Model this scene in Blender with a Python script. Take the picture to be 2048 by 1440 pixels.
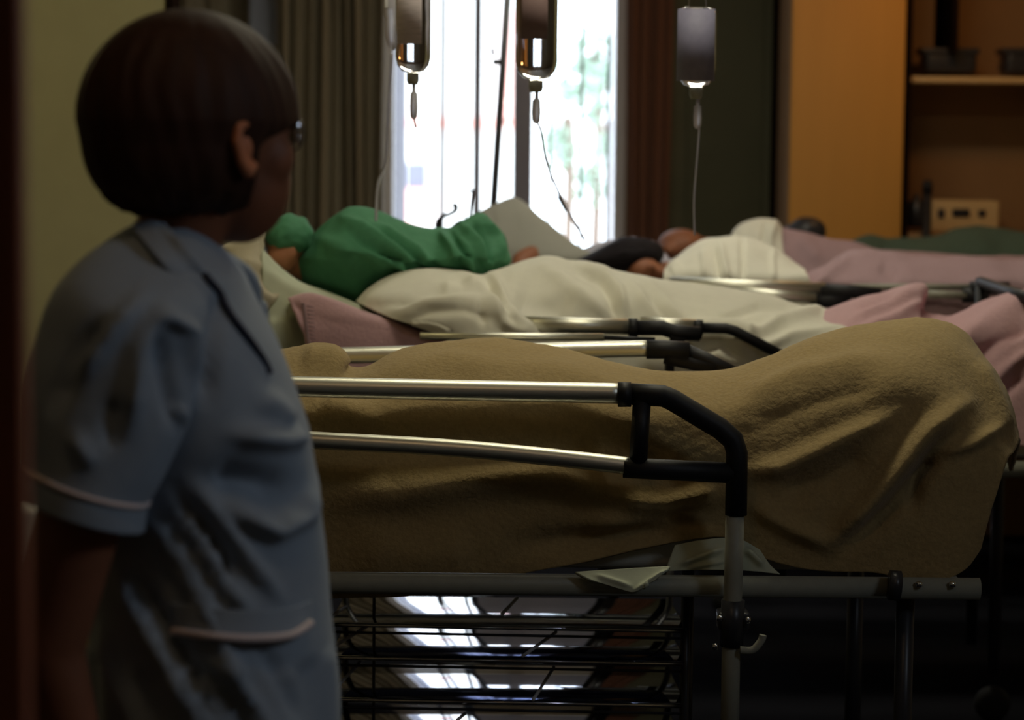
import bpy, bmesh, math, random
from mathutils import Vector, Matrix, noise
random.seed(7)
for o in list(bpy.data.objects): bpy.data.objects.remove(o)
SC = bpy.context.scene
COL = SC.collection
R = math.radians
# ------------------------------------------------------------ camera
F = 5000.0
PITCH, ROLL = R(5.37), R(0.55)
CAM = Vector((0, 0, 1.5))
ROT = Matrix.Rotation(R(90) - PITCH, 3, 'X') @ Matrix.Rotation(ROLL, 3, 'Z')
cd = bpy.data.cameras.new('camera'); cam = bpy.data.objects.new('camera', cd); COL.objects.link(cam)
cam.matrix_world = Matrix.Translation(CAM) @ ROT.to_4x4()
cd.sensor_width = 36; cd.lens = F / 2048 * 36; cd.clip_start = .05; cd.clip_end = 200
cd.dof.use_dof = True; cd.dof.focus_distance = 4.25; cd.dof.aperture_fstop = 3.8
SC.camera = cam
def at(px, py, Y):
    d = ROT @ Vector(((px - 1024) / F, -(py - 720) / F, -1))
    return CAM + d * (Y / d.y)
def proj(v):
    d = ROT.transposed() @ (v - CAM)
    return (1024 + F * d.x / -d.z, 720 - F * d.y / -d.z)
# ------------------------------------------------------------ world, lights, exposure
W = bpy.data.worlds.new('sky'); SC.world = W; W.use_nodes = True
wn = W.node_tree.nodes; bg = wn['Background']
bg.inputs[0].default_value = (.86, .92, 1, 1); bg.inputs[1].default_value = 6.0
SC.view_settings.view_transform = 'Standard'; SC.view_settings.look = 'None'
SC.view_settings.exposure = 0.0; SC.view_settings.gamma = 1
def area(name, loc, rot, sx, sy, power, col, portal=False):
    l = bpy.data.lights.new(name, 'AREA'); l.shape = 'RECTANGLE'; l.size = sx; l.size_y = sy
    l.energy = power; l.color = col
    o = bpy.data.objects.new(name, l); COL.objects.link(o); o.location = loc; o.rotation_euler = rot
    if portal: l.cycles.is_portal = True
    return o
BACK = 9.6
area('window_portal', (-.03, BACK + .12, 1.33), (R(-90), 0, 0), .95, 2.45, 10, (1, 1, 1), True)
# light of the two ceiling lamps (panels are built below, out of frame overhead)
area('ceiling_lamp_light', (.35, 4.75, 2.83), (0, 0, 0), 1.2, .3, 13.0, (1, .93, .68))
area('ceiling_lamp_light', (.5, 6.9, 2.83), (0, 0, 0), 1.2, .3, 14.0, (1, .95, .78))
def point(name, loc, power, col, r=.06):
    l = bpy.data.lights.new(name, 'POINT'); l.energy = power; l.color = col; l.shadow_soft_size = r
    o = bpy.data.objects.new(name, l); COL.objects.link(o); o.location = loc; return o
point('doorway_lamp_light', (-.15, 2.2, 2.65), 3.2, (1, .66, .36), .12)
point('cabinet_lamp_light', (1.5, 8.2, 2.2), 5.0, (1, .48, .13))
point('left_wall_fill', (-1.75, 5.2, 2.2), 5.0, (1, .85, .42))  # added warm fill for the left wall; no lamp is known there
area('cool_front_fill', (1.9, 2.2, 2.35), (R(0), R(52), R(15)),       .5, .5, 6.0, (.76, .86, 1))  # added cool fill from the right front; stands for no real lamp
# ------------------------------------------------------------ materials
MATS = {}
def mat(name, col, rough=.8, metal=0, bump=0, scale=60, vary=.12, sheen=0, trans=0, ior=1.45, spec=.5, col2=None, stretch=(1, 1, 1), det=3, coat=0):
    if name in MATS: return MATS[name]
    m = bpy.data.materials.new(name); m.use_nodes = True
    nt = m.node_tree; b = nt.nodes['Principled BSDF']; L = nt.links.new
    b.inputs['Roughness'].default_value = rough; b.inputs['Metallic'].default_value = metal
    b.inputs['Specular IOR Level'].default_value = spec; b.inputs['IOR'].default_value = ior
    b.inputs['Transmission Weight'].default_value = trans; b.inputs['Sheen Weight'].default_value = sheen
    b.inputs['Coat Weight'].default_value = coat
    tc = nt.nodes.new('ShaderNodeTexCoord'); mp = nt.nodes.new('ShaderNodeMapping'); mp.inputs['Scale'].default_value = stretch
    L(tc.outputs['Object'], mp.inputs[0])
    n = nt.nodes.new('ShaderNodeTexNoise'); n.inputs['Scale'].default_value = scale; n.inputs['Detail'].default_value = det
    L(mp.outputs[0], n.inputs['Vector'])
    mx = nt.nodes.new('ShaderNodeMix'); mx.data_type = 'RGBA'
    c2 = col2 if col2 else tuple(c * (1 - vary) for c in col)
    c1 = col if col2 else tuple(min(1, c * (1 + vary)) for c in col)
    mx.inputs[6].default_value = (*c1, 1); mx.inputs[7].default_value = (*c2, 1)
    L(n.outputs[0], mx.inputs[0]); L(mx.outputs[2], b.inputs['Base Color'])
    if bump:
        bp = nt.nodes.new('ShaderNodeBump'); bp.inputs['Strength'].default_value = bump; bp.inputs['Distance'].default_value = .004
        L(n.outputs[0], bp.inputs['Height']); L(bp.outputs[0], b.inputs['Normal'])
    MATS[name] = m; return m
def clear(name, col=(.9, .95, 1), gl=.12, rough=.05):
    m = bpy.data.materials.new(name); m.use_nodes = True; nt = m.node_tree; nt.nodes.clear()
    o = nt.nodes.new('ShaderNodeOutputMaterial'); t = nt.nodes.new('ShaderNodeBsdfTransparent'); g = nt.nodes.new('ShaderNodeBsdfGlossy')
    x = nt.nodes.new('ShaderNodeMixShader'); n = nt.nodes.new('ShaderNodeTexNoise'); n.inputs['Scale'].default_value = 9
    t.inputs[0].default_value = (*col, 1); g.inputs['Roughness'].default_value = rough
    mr = nt.nodes.new('ShaderNodeMapRange'); mr.inputs[3].default_value = gl * .7; mr.inputs[4].default_value = gl * 1.3
    nt.links.new(n.outputs[0], mr.inputs[0]); nt.links.new(mr.outputs[0], x.inputs[0])
    nt.links.new(t.outputs[0], x.inputs[1]); nt.links.new(g.outputs[0], x.inputs[2]); nt.links.new(x.outputs[0], o.inputs[0])
    MATS[name] = m; return m
M = dict(
 wool=mat('tan wool', (.37, .265, .115), .95, bump=.55, scale=130, vary=.22, sheen=.12),
 sheet=mat('white cotton', (.78, .75, .64), .85, bump=.1, scale=40, vary=.05),
 pillow=mat('beige pillow cotton', (.52, .46, .33), .85, bump=.1, scale=40, vary=.08),
 paleg=mat('pale green cotton', (.53, .56, .42), .85, bump=.1, scale=40, vary=.05),
 pink=mat('pink wool', (.60, .37, .40), .95, bump=.4, scale=140, vary=.12, sheen=.1),
 mauve=mat('mauve wool', (.38, .25, .27), .95, bump=.3, scale=120, vary=.12),
 green=mat('green surgical cloth', (.07, .25, .13), .85, bump=.15, scale=60, vary=.2),
 dgreen=mat('dark green wool', (.07, .11, .085), .95, bump=.3, scale=100, vary=.2),
 skin=mat('skin', (.42, .17, .085), .6, bump=.05, scale=50, vary=.08),
 skind=mat('brown skin', (.26, .095, .045), .6, bump=.05, scale=50, vary=.1),
 hair=mat('dark brown hair', (.048, .021, .012), .62, bump=.3, spec=.2, scale=70, vary=.4, stretch=(1, 1, .12)),
 hairb=mat('black hair', (.012, .009, .011), .8, spec=.15, bump=.3, scale=50, vary=.4),
 uni=mat('blue uniform cotton', (.30, .36, .43), .75, bump=.12, scale=70, vary=.06, sheen=.1),
 trimp=mat('pale piping', (.80, .68, .66), .7, vary=.05),
 navy=mat('navy edging', (.03, .035, .06), .7),
 alu=mat('brushed aluminium', (.86, .85, .74), .40, 1, bump=.03, scale=80, vary=.05, stretch=(.05, 1, 1)),
 chrome=mat('chrome', (.82, .84, .9), .16, 1, vary=.03),
 black=mat('black plastic', (.009, .009, .012), .55, vary=.2),
 frame=mat('grey enamel', (.32, .32, .26), .5, vary=.12, bump=.05),
 gloss=mat('glossy dark shelf', (.30, .33, .46), .05, 1, vary=.1, scale=4),
 darkm=mat('dark enamel', (.03, .03, .035), .35, vary=.1),
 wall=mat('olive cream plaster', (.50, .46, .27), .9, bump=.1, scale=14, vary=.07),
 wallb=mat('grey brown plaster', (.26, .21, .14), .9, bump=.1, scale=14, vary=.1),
 floor=mat('dark floor tile', (.015, .015, .018), .6, spec=.0, vary=.3, scale=5),
 ceil=mat('ceiling paint', (.55, .53, .45), .9, vary=.04),
 wood=mat('red brown wood', (.34, .10, .05), .55, vary=.35, scale=7, stretch=(6, 6, .5)),
 dwood=mat('dark brown wood', (.014, .008, .006), .9, spec=.0, vary=.3, scale=7, stretch=(6, 6, .5)),
 olive=mat('dark olive panel', (.09, .085, .045), .7, vary=.15, scale=6),
 orange=mat('orange laminate', (.62, .30, .06), .6, vary=.08, scale=4, stretch=(4, 4, .4)),
 shelfw=mat('brown laminate', (.33, .18, .075), .65, vary=.12, scale=6),
 curt=mat('grey brown curtain', (.30, .25, .17), .9, bump=.1, scale=50, vary=.1),
 curtr=mat('red brown curtain', (.16, .07, .04), .9, bump=.1, scale=50, vary=.15),
 slate=mat('slate lilac strip paint', (.13, .125, .155), .7, vary=.06),
 white=mat('white paint', (.78, .76, .78), .6, vary=.04),
 lilac=mat('lilac grey paint', (.36, .35, .42), .6, vary=.06),
 cream=mat('cream plastic', (.62, .42, .2), .5, vary=.05),
 bluec=mat('blue grey cloth', (.36, .38, .46), .9, vary=.1),
 label=mat('printed paper label', (.60, .52, .54), .8, vary=.35, scale=90, stretch=(.4, .4, 3)),
 dlabel=mat('dark paper label', (.20, .13, .13), .8, vary=.12, scale=90),
 plas=mat('milky plastic', (.72, .70, .78), .35, vary=.05, trans=.3),
 liq=mat('bottle of clear liquid', (.90, .90, .95), .10, trans=1, ior=1.36, vary=.01),
 bwhite=mat('building render', (.85, .83, .80), .9, vary=.03),
 bpink=mat('pink building band', (.85, .42, .36), .9, vary=.05),
 bgrey=mat('grey building', (.17, .17, .22), .9, vary=.08),
 leaf=mat('tree leaves', (.34, .46, .36), .8, vary=.25, scale=3),
 bark=mat('tree bark', (.18, .13, .1), .9, vary=.2, scale=8),
 rubber=mat('rubber', (.02, .02, .02), .8, vary=.1),
 lamp=None)
clear('window glass', (.93, .96, .97), .06)
clear('spectacle glass', (.9, .95, .93), .6, .02)
m = bpy.data.materials.new('lamp diffuser'); m.use_nodes = True
m.node_tree.nodes['Principled BSDF'].inputs['Emission Color'].default_value = (1, .93, .7, 1)
m.node_tree.nodes['Principled BSDF'].inputs['Emission Strength'].default_value = 1.5; M['lamp'] = m
# ------------------------------------------------------------ object helpers
def tag(o, label=None, cat=None, group=None, kind=None):
    if label: o['label'] = label
    if cat: o['category'] = cat
    if group: o['group'] = group
    if kind: o['kind'] = kind
    return o
def empty(name, loc, label=None, cat=None, group=None):
    o = bpy.data.objects.new(name, None); COL.objects.link(o); o.location = loc; o.empty_display_size = .1
    return tag(o, label, cat, group)
def link(name, me, m, parent=None, smooth=True):
    o = bpy.data.objects.new(name, me); COL.objects.link(o)
    if m: me.materials.append(M[m] if isinstance(m, str) and m in M else (MATS[m] if isinstance(m, str) else m))
    if smooth: me.polygons.foreach_set('use_smooth', [True] * len(me.polygons))
    # put origin at the base centre of the mesh
    xs = [v.co for v in me.vertices]
    if xs:
        lo = Vector([min(c[i] for c in xs) for i in range(3)]); hi = Vector([max(c[i] for c in xs) for i in range(3)])
        c = Vector(((lo.x + hi.x) / 2, (lo.y + hi.y) / 2, lo.z))
        me.transform(Matrix.Translation(-c)); o.location = c
    if parent:
        o.parent = parent; o.location = o.location - wloc(parent)
    return o
def wloc(o):
    v = o.location.copy()
    while o.parent: o = o.parent; v = v + o.location
    return v
def tomesh(bm, name='m'):
    bmesh.ops.recalc_face_normals(bm, faces=bm.faces)
    me = bpy.data.meshes.new(name); bm.to_mesh(me); bm.free(); return me
def cr(p, t):                                   # catmull-rom through list of Vectors, t in 0..1
    n = len(p) - 1
    if n == 0: return p[0].copy()
    s = min(max(t, 0), 1) * n; i = min(int(s), n - 1); u = s - i
    a, b, c, d = p[max(i - 1, 0)], p[i], p[i + 1], p[min(i + 2, n)]
    return .5 * ((2 * b) + (c - a) * u + (2 * a - 5 * b + 4 * c - d) * u * u + (3 * b - a - 3 * c + d) * u ** 3)
def resample(pts, n):                           # by chord length, smooth
    p = [Vector(q) for q in pts]
    dense = [cr(p, i / (len(p) * 12)) for i in range(len(p) * 12 + 1)]
    L = [0]
    for a, b in zip(dense, dense[1:]): L.append(L[-1] + (b - a).length)
    out = []; j = 0
    for i in range(n):
        s = L[-1] * i / (n - 1)
        while j < len(L) - 2 and L[j + 1] < s: j += 1
        f = (s - L[j]) / max(1e-9, L[j + 1] - L[j]); out.append(dense[j].lerp(dense[j + 1], min(1, f)))
    return out
def seg(p, a, b):
    abx, aby = b[0] - a[0], b[1] - a[1]; l = abx * abx + aby * aby or 1e-9
    t = max(0, min(1, ((p[0] - a[0]) * abx + (p[1] - a[1]) * aby) / l))
    return math.hypot(p[0] - a[0] - t * abx, p[1] - a[1] - t * aby), t
GAIN = [1.45]
def relief(p, ridges):
    h = 0
    for pl, w, amp in ridges:
        amp *= GAIN[0]
        best = 1e9; bt = 0; n = len(pl) - 1
        if n == 0: best = math.hypot(p[0] - pl[0][0], p[1] - pl[0][1]); bt = .5
        for i in range(n):
            d, t = seg(p, pl[i], pl[i + 1])
            if d < best: best = d; bt = (i + t) / n
        if best < 3 * w:
            taper = min(1, 4 * bt + .25, 4 * (1 - bt) + .25)
            h += amp * taper * math.exp(-(best / w) ** 2)
    return h
def sheet(rows, nu=120, nv=60, ridges=(), wob=.004, wsc=6, thick=.006, fine=0):
    """cloth surface lofted through rows of (px, py, Y); ridges raise real folds out of it"""
    R3 = [resample([at(*q) for q in r], nu) for r in rows]
    P = [[None] * nu for _ in range(nv)]
    for i in range(nu):
        c = [r[i] for r in R3]
        for j in range(nv): P[j][i] = cr(c, j / (nv - 1))
    def nrm(j, i):
        a = P[j][min(i + 1, nu - 1)] - P[j][max(i - 1, 0)]; b = P[min(j + 1, nv - 1)][i] - P[max(j - 1, 0)][i]
        n = a.cross(b)
        n = n.normalized() if n.length > 1e-9 else Vector((0, -1, 0))
        if n.y > 0 and n.z < .5: n = -n
        if n.z < -.3: n = -n
        return n
    Q = [[None] * nu for _ in range(nv)]
    for j in range(nv):
        for i in range(nu):
            v = P[j][i]; h = relief(proj(v), ridges) if ridges else 0
            h += wob * noise.noise(v * wsc) + wob * .5 * noise.noise(v * wsc * 2.3 + Vector((4, 1, 7)))
            if fine: h += fine * noise.noise(v * 60)
            Q[j][i] = v + nrm(j, i) * h
    bm = bmesh.new(); V = [[bm.verts.new(q) for q in r] for r in Q]
    top = []
    for j in range(nv - 1):
        for i in range(nu - 1): top.append(bm.faces.new((V[j][i], V[j][i + 1], V[j + 1][i + 1], V[j + 1][i])))
    bm.normal_update()
    # thickness: offset copy, stitched along the border
    vn = {v: v.normal.copy() for r in V for v in r}
    sgn = 1 if sum((n.dot(Vector((0, -1, .5))) for n in vn.values())) > 0 else -1
    B = [[bm.verts.new(v.co - vn[v] * sgn * thick) for v in r] for r in V]
    for j in range(nv - 1):
        for i in range(nu - 1): bm.faces.new((B[j][i], B[j + 1][i], B[j + 1][i + 1], B[j][i + 1]))
    bd = [(0, i) for i in range(nu)] + [(j, nu - 1) for j in range(1, nv)] + [(nv - 1, i) for i in range(nu - 2, -1, -1)] + [(j, 0) for j in range(nv - 2, 0, -1)]
    for k in range(len(bd)):
        a, b = bd[k], bd[(k + 1) % len(bd)]
        bm.faces.new((V[a[0]][a[1]], B[a[0]][a[1]], B[b[0]][b[1]], V[b[0]][b[1]]))
    return tomesh(bm)
def tube(pts, r, n=14, smooth=True, res=None, flat=1.0):
    """swept round (or flattened) tube through world points; r number or list"""
    P = [Vector(p) for p in pts]
    if smooth and len(P) > 2:
        k = res or len(P) * 8; PP = [cr(P, i / (k - 1)) for i in range(k)]
        rr = [r if not isinstance(r, (list, tuple)) else cr([Vector((x, 0, 0)) for x in r], i / (k - 1)).x for i in range(k)]
        P = PP
    else: rr = [r] * len(P) if not isinstance(r, (list, tuple)) else list(r)
    bm = bmesh.new(); rings = []; up = None
    for i, p in enumerate(P):
        t = (P[min(i + 1, len(P) - 1)] - P[max(i - 1, 0)]).normalized()
        if up is None: up = Vector((0, 1, 0)) if abs(t.y) < .9 else Vector((1, 0, 0))
        s = t.cross(up).normalized(); up = s.cross(t).normalized()
        rings.append([bm.verts.new(p + (s * math.cos(a) + up * math.sin(a) * flat) * rr[i]) for a in [2 * math.pi * k / n for k in range(n)]])
    for a, b in zip(rings, rings[1:]):
        for k in range(n): bm.faces.new((a[k], a[(k + 1) % n], b[(k + 1) % n], b[k]))
    bm.faces.new(rings[0][::-1]); bm.faces.new(rings[-1])
    return tomesh(bm)
def box(lo, hi, bev=.004, seg_=2):
    bm = bmesh.new(); bmesh.ops.create_cube(bm, size=1)
    for v in bm.verts: v.co = Vector([lo[i] + (v.co[i] + .5) * (hi[i] - lo[i]) for i in range(3)])
    if bev: bmesh.ops.bevel(bm, geom=bm.edges[:], offset=bev, segments=seg_, affect='EDGES', profile=.6)
    return tomesh(bm)
def joinm(meshes):
    bm = bmesh.new()
    for me in meshes: bm.from_mesh(me)
    for me in meshes: bpy.data.meshes.remove(me)
    me = bpy.data.meshes.new('m'); bm.to_mesh(me); bm.free(); return me
def lathe(prof, c, n=32, sx=1, sy=1):
    bm = bmesh.new(); rings = []
    for r, z in prof:
        if r < 1e-5: rings.append([bm.verts.new((c[0], c[1], c[2] + z))])
        else: rings.append([bm.verts.new((c[0] + r * sx * math.cos(a), c[1] + r * sy * math.sin(a), c[2] + z)) for a in [2 * math.pi * k / n for k in range(n)]])
    for a, b in zip(rings, rings[1:]):
        for k in range(n):
            f = [a[k % len(a)], a[(k + 1) % len(a)], b[(k + 1) % len(b)], b[k % len(b)]]
            f = list(dict.fromkeys(f))
            if len(f) > 2: bm.faces.new(f)
    for rg in (rings[0], rings[-1]):
        if len(rg) > 2: bm.faces.new(rg)
    return tomesh(bm)
def flesh(parts, voxel=.006, smooth=8, keepfn=None):
    """one continuous body: swept chains [(point, radius)..] and ellipsoids ('e', centre, (rx,ry,rz), yaw) fused by voxel remesh"""
    bm = bmesh.new()
    def ball(c, r, rot=None):
        mt = Matrix.Translation(c) @ (rot or Matrix.Identity(4)) @ Matrix.Diagonal((*r, 1))
        bmesh.ops.create_icosphere(bm, subdivisions=3, radius=1, matrix=mt)
    for p in parts:
        if p[0] == 'e':
            ball(Vector(p[1]), p[2], Matrix.Rotation(p[3] if len(p) > 3 else 0, 4, 'Z') @ Matrix.Rotation(p[4] if len(p) > 4 else 0, 4, 'Y'))
        else:
            for (a, ra), (b, rb) in zip(p, p[1:]):
                a, b = Vector(a), Vector(b); d = b - a; L = max(d.length, 1e-6)
                k = max(2, int(L / (min(ra, rb) * .35)))
                for i in range(k + 1):
                    t = i / k; r = ra + (rb - ra) * t
                    ball(a.lerp(b, t), (r, r, r))
    me = bpy.data.meshes.new('raw'); bm.to_mesh(me); bm.free()
    ob = bpy.data.objects.new('raw', me); COL.objects.link(ob)
    md = ob.modifiers.new('r', 'REMESH'); md.mode = 'VOXEL'; md.voxel_size = voxel
    ms = ob.modifiers.new('s', 'SMOOTH'); ms.iterations = smooth; ms.factor = .5
    dg = bpy.context.evaluated_depsgraph_get(); dg.update()
    out = bpy.data.meshes.new_from_object(ob.evaluated_get(dg))
    bpy.data.objects.remove(ob); bpy.data.meshes.remove(me)
    return out
def rings_mesh(rings, cap=True):
    bm = bmesh.new(); V = [[bm.verts.new(p) for p in r] for r in rings]; n = len(V[0])
    for a, b in zip(V, V[1:]):
        for k in range(n): bm.faces.new((a[k], a[(k + 1) % n], b[(k + 1) % n], b[k]))
    if cap: bm.faces.new(V[0][::-1]); bm.faces.new(V[-1])
    return tomesh(bm)
def hollow(me, t=.004):
    """turn a ring tube into cloth with thickness (evaluated solidify)"""
    ob = bpy.data.objects.new('raw', me); COL.objects.link(ob)
    md = ob.modifiers.new('s', 'SOLIDIFY'); md.thickness = t; md.offset = -1
    dg = bpy.context.evaluated_depsgraph_get(); dg.update()
    out = bpy.data.meshes.new_from_object(ob.evaluated_get(dg)); bpy.data.objects.remove(ob); return out
# ------------------------------------------------------------ room
XL, XR, YN, ZC = -2.4, 2.7, .7, 2.9
def st(name, me, m): return tag(link(name, me, m, smooth=False), kind='structure')
st('floor', box((XL - .1, YN - 1.5, -.1), (XR + .1, BACK + .25, 0), 0), 'floor')
st('ceiling', box((XL - .1, YN - 1.5, ZC), (XR + .1, BACK + .25, ZC + .1), 0), 'ceil')
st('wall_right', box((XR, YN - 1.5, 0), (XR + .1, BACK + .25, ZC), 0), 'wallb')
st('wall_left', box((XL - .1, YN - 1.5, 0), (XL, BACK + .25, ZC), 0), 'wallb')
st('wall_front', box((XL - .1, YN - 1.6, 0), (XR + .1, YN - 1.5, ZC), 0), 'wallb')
def X(px, Y): return at(px, 300, Y).x
wx0, wx1 = X(768, BACK), X(1252, BACK)
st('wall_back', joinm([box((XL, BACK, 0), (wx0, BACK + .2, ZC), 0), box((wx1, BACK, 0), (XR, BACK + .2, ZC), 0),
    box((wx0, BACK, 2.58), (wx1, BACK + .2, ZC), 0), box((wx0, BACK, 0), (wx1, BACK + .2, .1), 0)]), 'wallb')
# partition whose plain face shows left of the nurse
pe = X(333, 6.5)
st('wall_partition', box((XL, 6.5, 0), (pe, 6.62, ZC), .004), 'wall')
st('trim_1', box((pe, 6.49, 0), (pe + .018, 6.63, ZC), .002), 'dwood')
# window door: frame, mullions, sill, glass
win = st('window_1', joinm([box((wx0, BACK + .02, .1), (wx0 + .035, BACK + .09, 2.58)), box((wx1 - .045, BACK - .0, .1), (wx1, BACK + .15, 2.58)),
    box((wx0, BACK + .02, 2.52), (wx1, BACK + .09, 2.58)), box((wx0, BACK + .02, .1), (wx1, BACK + .09, .14))]), 'white')
for px, w, mm in ((885, .010, 'lilac'), (954, .016, 'lilac'), (1162, .007, 'white'), (1100, .006, 'white'), (1216, .008, 'lilac')):
    x = X(px, BACK + .05); link('window_bar', box((x - w / 2 * 1.9, BACK + .035, .13), (x + w / 2 * 1.9, BACK + .06, 2.54), .002), mm, win)
x0, x1 = X(1026, BACK), X(1064, BACK)
link('window_post', box((x0, BACK + .0, .12), (x1, BACK + .1, 2.55), .006), 'lilac', win)
link('window_pane', box((wx0 + .02, BACK + .062, .13), (wx1 - .02, BACK + .066, 2.54), 0), 'window glass', win)
link('reflection_blocker', box((X(957, BACK), BACK + .03, .13), (wx1 - .02, BACK + .058, .98), .004), 'lilac', win)  # added opaque panel, hidden from view, keeps window reflection off the rack shelves
for pa, ya, pb_, yb, mm in ((1222, BACK + .62, 1255, BACK + .22, 'white'), (812, BACK + .62, 765, BACK + .22, 'slate')):  # strips added outside: right catches sky like a lit reveal, left mimics blind
    xa, xb = X(pa, ya), X(pb_, yb); sd_ = 1 if xb > 0 else -1; ms_ = []
    nsl = 1 if mm == 'white' else 4
    for k in range(nsl):
        f0, f1 = k / nsl + .0, (k + .86) / nsl if nsl > 1 else 1
        p0 = (xa + (xb - xa) * f0, ya + (yb - ya) * f0); p1 = (xa + (xb - xa) * f1, ya + (yb - ya) * f1)
        me_ = rings_mesh([[Vector((p0[0], p0[1], z)), Vector((p1[0], p1[1], z)), Vector((p1[0] + sd_ * .012, p1[1], z)), Vector((p0[0] + sd_ * .012, p0[1], z))] for z in (-.1, 2.6)]); ms_.append(me_)
    link('added_edge_strip', joinm(ms_), mm, win, smooth=False)
# door panel, posts and edges right of the window
dx0, dx1 = X(1335, BACK - .05), X(1552, BACK - .05)
dr = st('door_1', joinm([box((dx0, BACK - .05, 0), (dx1, BACK - .005, 2.62), .004)]), 'olive')
link('door_panel', box((dx0 + .07, BACK - .06, 1.0), (dx1 - .05, BACK - .048, 2.4), .005), 'olive', dr)
hd = at(1336, 160, BACK - .09)
link('door_handle', tube([at(1335, 145, BACK - .09), at(1334, 185, BACK - .09)], .006), 'chrome', dr)['label'] = 'bright metal handle'
st('trim_2', box((X(1549, 9.4), 9.40, 0), (X(1580, 9.4), 9.59, 2.75), .006), 'dwood')
st('trim_3', box((X(-160, 1.6), 1.6, 0), (X(42, 1.6), 1.625, 2.4), .005), 'wood')
st('baseboard_back', box((XL, BACK - .015, 0), (wx0, BACK, .1), .003), 'dwood')
# ceiling lamps
for y in (4.75, 6.9):
    e = empty('ceiling_lamp', (.42, y, 2.84), 'long ceiling lamp overhead, %s' % ('above the nearest bed' if y < 5 else 'nearer the window'), 'ceiling lamp', 'ceiling lamps')
    link('housing', box((-.3, y - .18, 2.86), (1.0, y + .18, 2.9), .006), 'white', e)
    link('diffuser', box((-.25, y - .15, 2.84), (.95, y + .15, 2.86), .004), 'lamp', e)
# ------------------------------------------------------------ outside
g = st('trim_ground', box((-30, BACK + .3, -3.2), (30, 60, -3.0), 0), 'bwhite')
b = empty('building', at(900, 700, 30), 'pale rendered building seen through the left window panes', 'building')
def pb(px0, py0, px1, py1, Y, dep=2.0):
    a, c = at(px0, py1, Y), at(px1, py0, Y); return (a.x, Y, a.z), (c.x, Y + dep, c.z)
lo, hi = pb(640, -400, 1078, 900, 30, 5); link('facade', box(lo, hi, .02), 'bwhite', b)
lo, hi = pb(790, 238, 1030, 254, 29.9, .1); link('band', box(lo, hi, .01), 'bpink', b)
lo, hi = pb(1003, 20, 1024, 250, 29.9, .1); link('pilaster', box(lo, hi, .01), 'bpink', b)
lo, hi = pb(812, 326, 852, 400, 29.85, .2); link('window', box(lo, hi, .01), 'bgrey', b)
lo, hi = pb(806, 378, 862, 440, 29.8, .2); link('balcony', box(lo, hi, .01), 'bpink', b)
def tree(px, py, Y, rpx, label, n=220, seed=1):
    rnd = random.Random(seed); c = at(px, py, Y); r = rpx / F * Y
    e = empty('tree', (c.x, Y, -3), label, 'tree', 'trees outside the window')
    link('trunk', tube([(c.x, Y, -3), (c.x + .1, Y, c.z - r * .4), (c.x, Y, c.z)], [.07, .05, .03]), 'bark', e)
    bm = bmesh.new()
    for i in range(n):
        d = Vector((rnd.gauss(0, 1), rnd.gauss(0, 1), rnd.gauss(0, 1))).normalized() * r * (rnd.random() ** .4)
        d.z *= 1.3; s = r * rnd.uniform(.10, .22)
        mt = Matrix.Translation(c + d) @ Matrix.Rotation(rnd.random() * 6, 4, Vector((rnd.random(), rnd.random(), 1)).normalized()) @ Matrix.Diagonal((s, s * .8, s * .35, 1))
        bmesh.ops.create_icosphere(bm, subdivisions=1, radius=1, matrix=mt)
    link('foliage', tomesh(bm), 'leaf', e)
tree(1180, 150, 26, 75, 'leafy green tree outside the right window pane', seed=3)
tree(1120, 290, 24, 42, 'smaller green tree outside, below left of the tall one', seed=5)
tree(1175, 370, 25, 40, 'low green shrub-like tree outside, just above the thin pillow edge', n=140, seed=11)
tree(1205, 300, 23, 34, 'small green tree outside at the right edge of the window', n=120, seed=8)
# ------------------------------------------------------------ curtains
def curtain(name, px0, px1, Y, n, amp, m, label, z0=.06, z1=2.72, phase=0, wr=1.0):
    xa, xb = X(px0, Y), X(px1, Y); nu = n * 14; rr = random.Random(n)
    w = [rr.uniform(.6, 1.4) for _ in range(n + 2)]
    rows = []
    for z in [z0 + (z1 - z0) * k / 24 for k in range(25)]:
        row = []
        for i in range(nu + 1):
            t = i / nu; u = t * n; k = int(u)
            a = amp * w[min(k, n)]
            y = Y + a * math.sin(2 * math.pi * (u + phase)) + a * .35 * math.sin(4.7 * math.pi * u + z * .8)
            row.append(Vector((xa + (xb - xa) * t + .008 * math.sin(z * 2 + u), y, z)))
        rows.append(row)
    bm = bmesh.new(); V = [[bm.verts.new(p) for p in r] for r in rows]; B = [[bm.verts.new(p + Vector((0, .006, 0))) for p in r] for r in rows]
    for Q, fl in ((V, 0), (B, 1)):
        for a, b_ in zip(Q, Q[1:]):
            for i in range(nu): bm.faces.new((a[i], a[i + 1], b_[i + 1], b_[i]))
    for i in range(nu):
        bm.faces.new((V[0][i], V[0][i + 1], B[0][i + 1], B[0][i])); bm.faces.new((V[-1][i], V[-1][i + 1], B[-1][i + 1], B[-1][i]))
    for k in range(24):
        bm.faces.new((V[k][0], V[k + 1][0], B[k + 1][0], B[k][0])); bm.faces.new((V[k][-1], V[k + 1][-1], B[k + 1][-1], B[k][-1]))
    c = link(name, tomesh(bm), m); tag(c, label, 'curtain'); return c
curtain('curtain', 556, 772, 9.15, 9, .028, 'curt', 'grey-brown pleated curtain hanging left of the bright window')
curtain('curtain', 340, 565, 9.4, 4, .02, 'curt', 'flatter grey-brown curtain far behind the standing nurse\'s head')
curtain('curtain', 1252, 1338, 9.4, 4, .02, 'curtr', 'narrow red-brown curtain hanging right of the bright window')
tw = link('towel', sheet([[(500, 92, 9.25), (525, 96, 9.25), (552, 88, 9.25)], [(498, -60, 9.27), (525, -58, 9.26), (552, -60, 9.27)]], 20, 20, wob=.01), 'bluec')
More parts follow.
